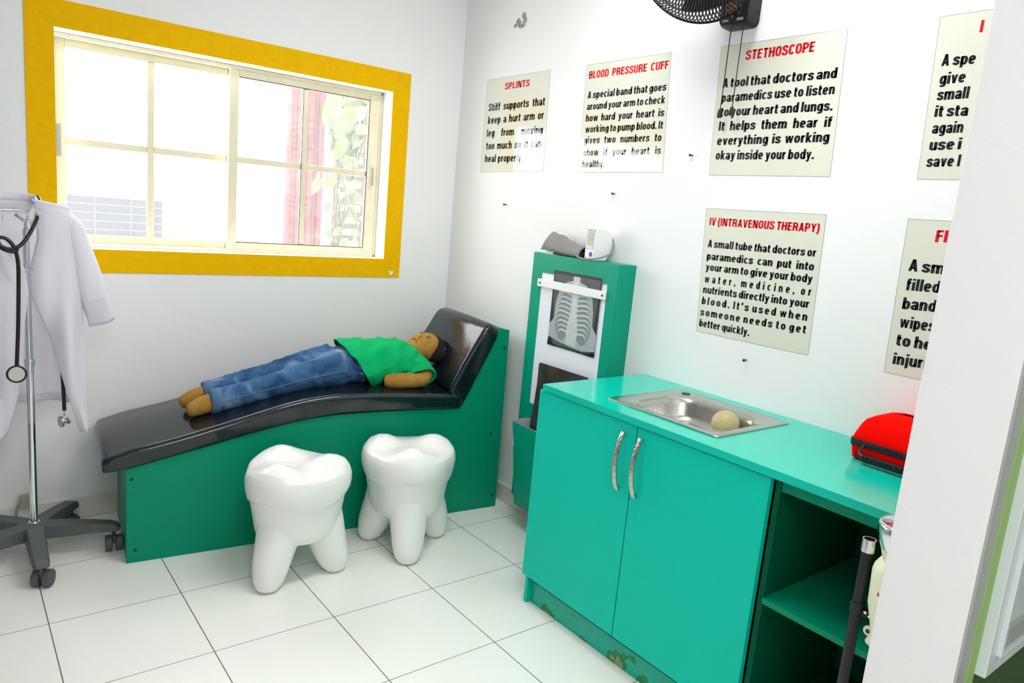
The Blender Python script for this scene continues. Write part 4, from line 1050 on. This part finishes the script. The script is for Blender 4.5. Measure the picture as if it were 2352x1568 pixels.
MB().cyl((-.0075, -.034, .628), (-.0095, -.034, .628), .0045, 14).build('eyelet_hole', M['dark_gasket'], t)
MB().loft([cr(.828, .0485), cr(.845, .055), cr(.865, .060), cr(.878, .0595), cr(.885, .055), cr(.878, .050), cr(.862, .048)], cap=False).build('chrome_rim', M['chrome'], t, smooth=True)
MB().loft([cr(.862, .0475), cr(.868, .047), cr(.868, .03), cr(.862, .03)]).build('red_ring', mat('red_ring', (190, 30, 26), .4), t, smooth=True)
MB().cyl((0, -.075, .03), (0, -.075, .622), .012, 16).cyl((0, -.075, 0), (0, -.075, .03), .05, 24).build('stem', M['cream'], t, bevel=.002)
small_text('Amor', t, M['txtred'], (-.0545, -.068, .735), (.18, -.98, 0), (0, 0, 1), .009)

# ------------------------------------------------------------------ wall fan
t = thing('wall_fan', 'black caged wall fan with two hanging pull cords above the posters', 'fan', (0, -1.69, 2.25))
bk = [[(0, y, z) for x, y, z in rrect(-.0, 0, 0, 0, 0, 0)]] if 0 else None
def rr_yz(x, y0, y1, z0, z1, r, n=6):
    return [(x, a, b_) for a, b_, _ in rrect(y0, y1, z0, z1, r, 0, n)]
MB().loft([rr_yz(-.001, -.088, .04, -.138, .14, .022), rr_yz(-.045, -.086, .038, -.136, .138, .022), rr_yz(-.058, -.08, .032, -.13, .132, .02)]).build('wall_bracket', M['black'], t, auto=40)
kb = MB().cyl((-.058, -.02, -.082), (-.078, -.02, -.082), .019, 22).build('speed_knob', M['orange'], t, bevel=.003)
grey_ink = mat('pale_print', (190, 190, 190), .5)
for tx_, yy, zz, sz in (('SWING', .006, -.121, .0085), ('SPEED', -.052, -.121, .0085), ('0', -.02, -.109, .007), ('1', .006, -.1, .007), ('2', -.05, -.078, .007), ('3', -.046, -.1, .007)):
    small_text(tx_, t, grey_ink, (-.0586, yy, zz), (0, -1, 0), (0, 0, 1), sz)
for yy, zl in ((-.012, -.405), (-.060, -.40)):
    cd = MB().cyl((-.045, yy, -.13), (-.045, yy, zl), .0016, 8).build('pull_cord', M['black'], t)
    MB().loft([[(-.045+r*cos(a), yy+r*sin(a), z) for a in [2*pi*i/16 for i in range(16)]] for z, r in ((zl+.004, .002), (zl-.001, .006), (zl-.008, .0078), (zl-.026, .0088), (zl-.028, .006))]).build('cord_bell', M['black'], cd, auto=40)
# neck, motor, cage
AX = Vector((-.86, -.18, -.42)).normalized()      # the way the fan blows
FC = Vector((-.30, -.05, .054))
U = AX.cross(Vector((0, 0, 1))).normalized(); Wd = U.cross(AX)
def fpt(ax, r, a): return FC + AX*ax + (U*cos(a)+Wd*sin(a))*r
MB().tube([(-.05, 0, .06), (-.12, -.01, .06), FC-AX*.12], [.03, .026, .03], 16, smooth=4).build('neck', M['black'], t, smooth=True)
MB().tube([FC-AX*.15, FC-AX*.145, FC-AX*.06, FC-AX*.04], [.03, .055, .06, .03], 24).build('motor', M['black'], t, auto=40)
RR = .234
def grille(name, zs, sgn):
    b = MB()
    for k in range(104):
        a0 = 2*pi*k/104; pts = []
        for s in [i/9 for i in range(10)]:
            r = .045+(RR-.045)*s; tw = .55*s*s*sgn
            ax = sgn*(.085*(1-s**3.2)) + 0.0
            pts.append(fpt(ax, r, a0+tw))
        b.tube(pts, .0026, 5, False)
    for r, ax in ((RR, 0), (.13, sgn*.085*(1-(.085/.18)**3.2)), (.19, sgn*.085*(1-(.145/.18)**3.2))):
        b.tube([fpt(ax, r, 2*pi*i/72) for i in range(73)], .004 if r == RR else .0022, 6, False)
    b.tube([fpt(sgn*.086, .0001, 0), fpt(sgn*.09, .0001, 0)], .05, 24)
    return b.build(name, M['black'], t, smooth=True)
grille('front_grille', 0, 1); grille('rear_grille', 0, -1)
for k in range(3):
    v = []; f = []
    for i in range(9):
        s = i/8; r = .03+.165*s
        for j in range(6):
            q = j/5-.5; a = 2*pi*k/3+q*(1.25-.25*s)+.4*s
            v.append(fpt(.012+q*.05*(1-.3*s), r, a))
    for i in range(8):
        for j in range(5): a = i*6+j; f.append((a, a+1, a+7, a+6))
    solid(link_mesh('blade', v, f, M['black'], t, True), .002)
MB().tube([fpt(-.05, .0001, 0), fpt(.03, .0001, 0), fpt(.04, .0001, 0)], [.035, .035, .02], 20).build('blade_hub', M['black'], t, auto=40)

# ------------------------------------------------------------------ socket low on the window wall
t = thing('wall_socket', 'small beige socket with a grey cable low on the wall behind the stand', 'socket', (-1.955, -.013, .118))
MB().box((-.022, -.02, -.028), (.03, .0005, .024)).build('box', M['beige'], t, bevel=.003)
MB().tube([(-.015, -.016, .0), (-.03, -.03, -.02), (-.034, -.035, -.06), (-.03, -.04, -.11)], .005, 8, smooth=5).build('cable', M['tubegrey'], t, smooth=True)

# ------------------------------------------------------------------ daylight, camera, view
wd = bpy.data.worlds.new('sky'); SC.world = wd; wd.use_nodes = True
bg = wd.node_tree.nodes['Background']; bg.inputs[0].default_value = (.93, .97, 1, 1); bg.inputs[1].default_value = SKY
L = bpy.data.lights.new('sun', 'SUN'); L.energy = 6; L.angle = radians(2); L.color = (1, .96, .9)
o = bpy.data.objects.new('sun', L); COL.objects.link(o); o.rotation_euler = (radians(38), 0, radians(-25)); o.location = (0, 0, 8)
P_ = bpy.data.lights.new('window_portal', 'AREA'); P_.shape = 'RECTANGLE'; P_.size = 1.42; P_.size_y = .82; P_.cycles.is_portal = True
o = bpy.data.objects.new('window_portal', P_); COL.objects.link(o); o.location = (-1.11, .19, 1.546); o.rotation_euler = (radians(-90), 0, 0)

F_PX = 1678.4151757
cam = bpy.data.cameras.new('camera'); co = bpy.data.objects.new('camera', cam); COL.objects.link(co)
cam.sensor_fit = 'HORIZONTAL'; cam.sensor_width = 36; cam.lens = F_PX/2352*36; cam.clip_start = .02
yaw, pit, rol = radians(51.32311475), radians(-10.21386663), radians(5.22339371)
fw = Vector((cos(pit)*cos(yaw), cos(pit)*sin(yaw), sin(pit))); rt = Vector((sin(yaw), -cos(yaw), 0)); up = rt.cross(fw)
r2 = cos(rol)*rt + sin(rol)*up; u2 = -sin(rol)*rt + cos(rol)*up
mtx = Matrix((r2, u2, -fw)).transposed().to_4x4(); mtx.translation = Vector((-2.19694892, -3.35964936, 1.4429991))
co.matrix_world = mtx
SC.camera = co
vs = SC.view_settings; SC.display_settings.display_device = 'sRGB'; vs.view_transform = 'Standard'; vs.look = 'None'; vs.exposure = EXPO; vs.gamma = 1; vs.use_curve_mapping = False
SC.cycles.use_denoising = True
SC.cycles.max_bounces = 10; SC.cycles.diffuse_bounces = 6; SC.cycles.sample_clamp_indirect = 8; SC.cycles.transparent_max_bounces = 12
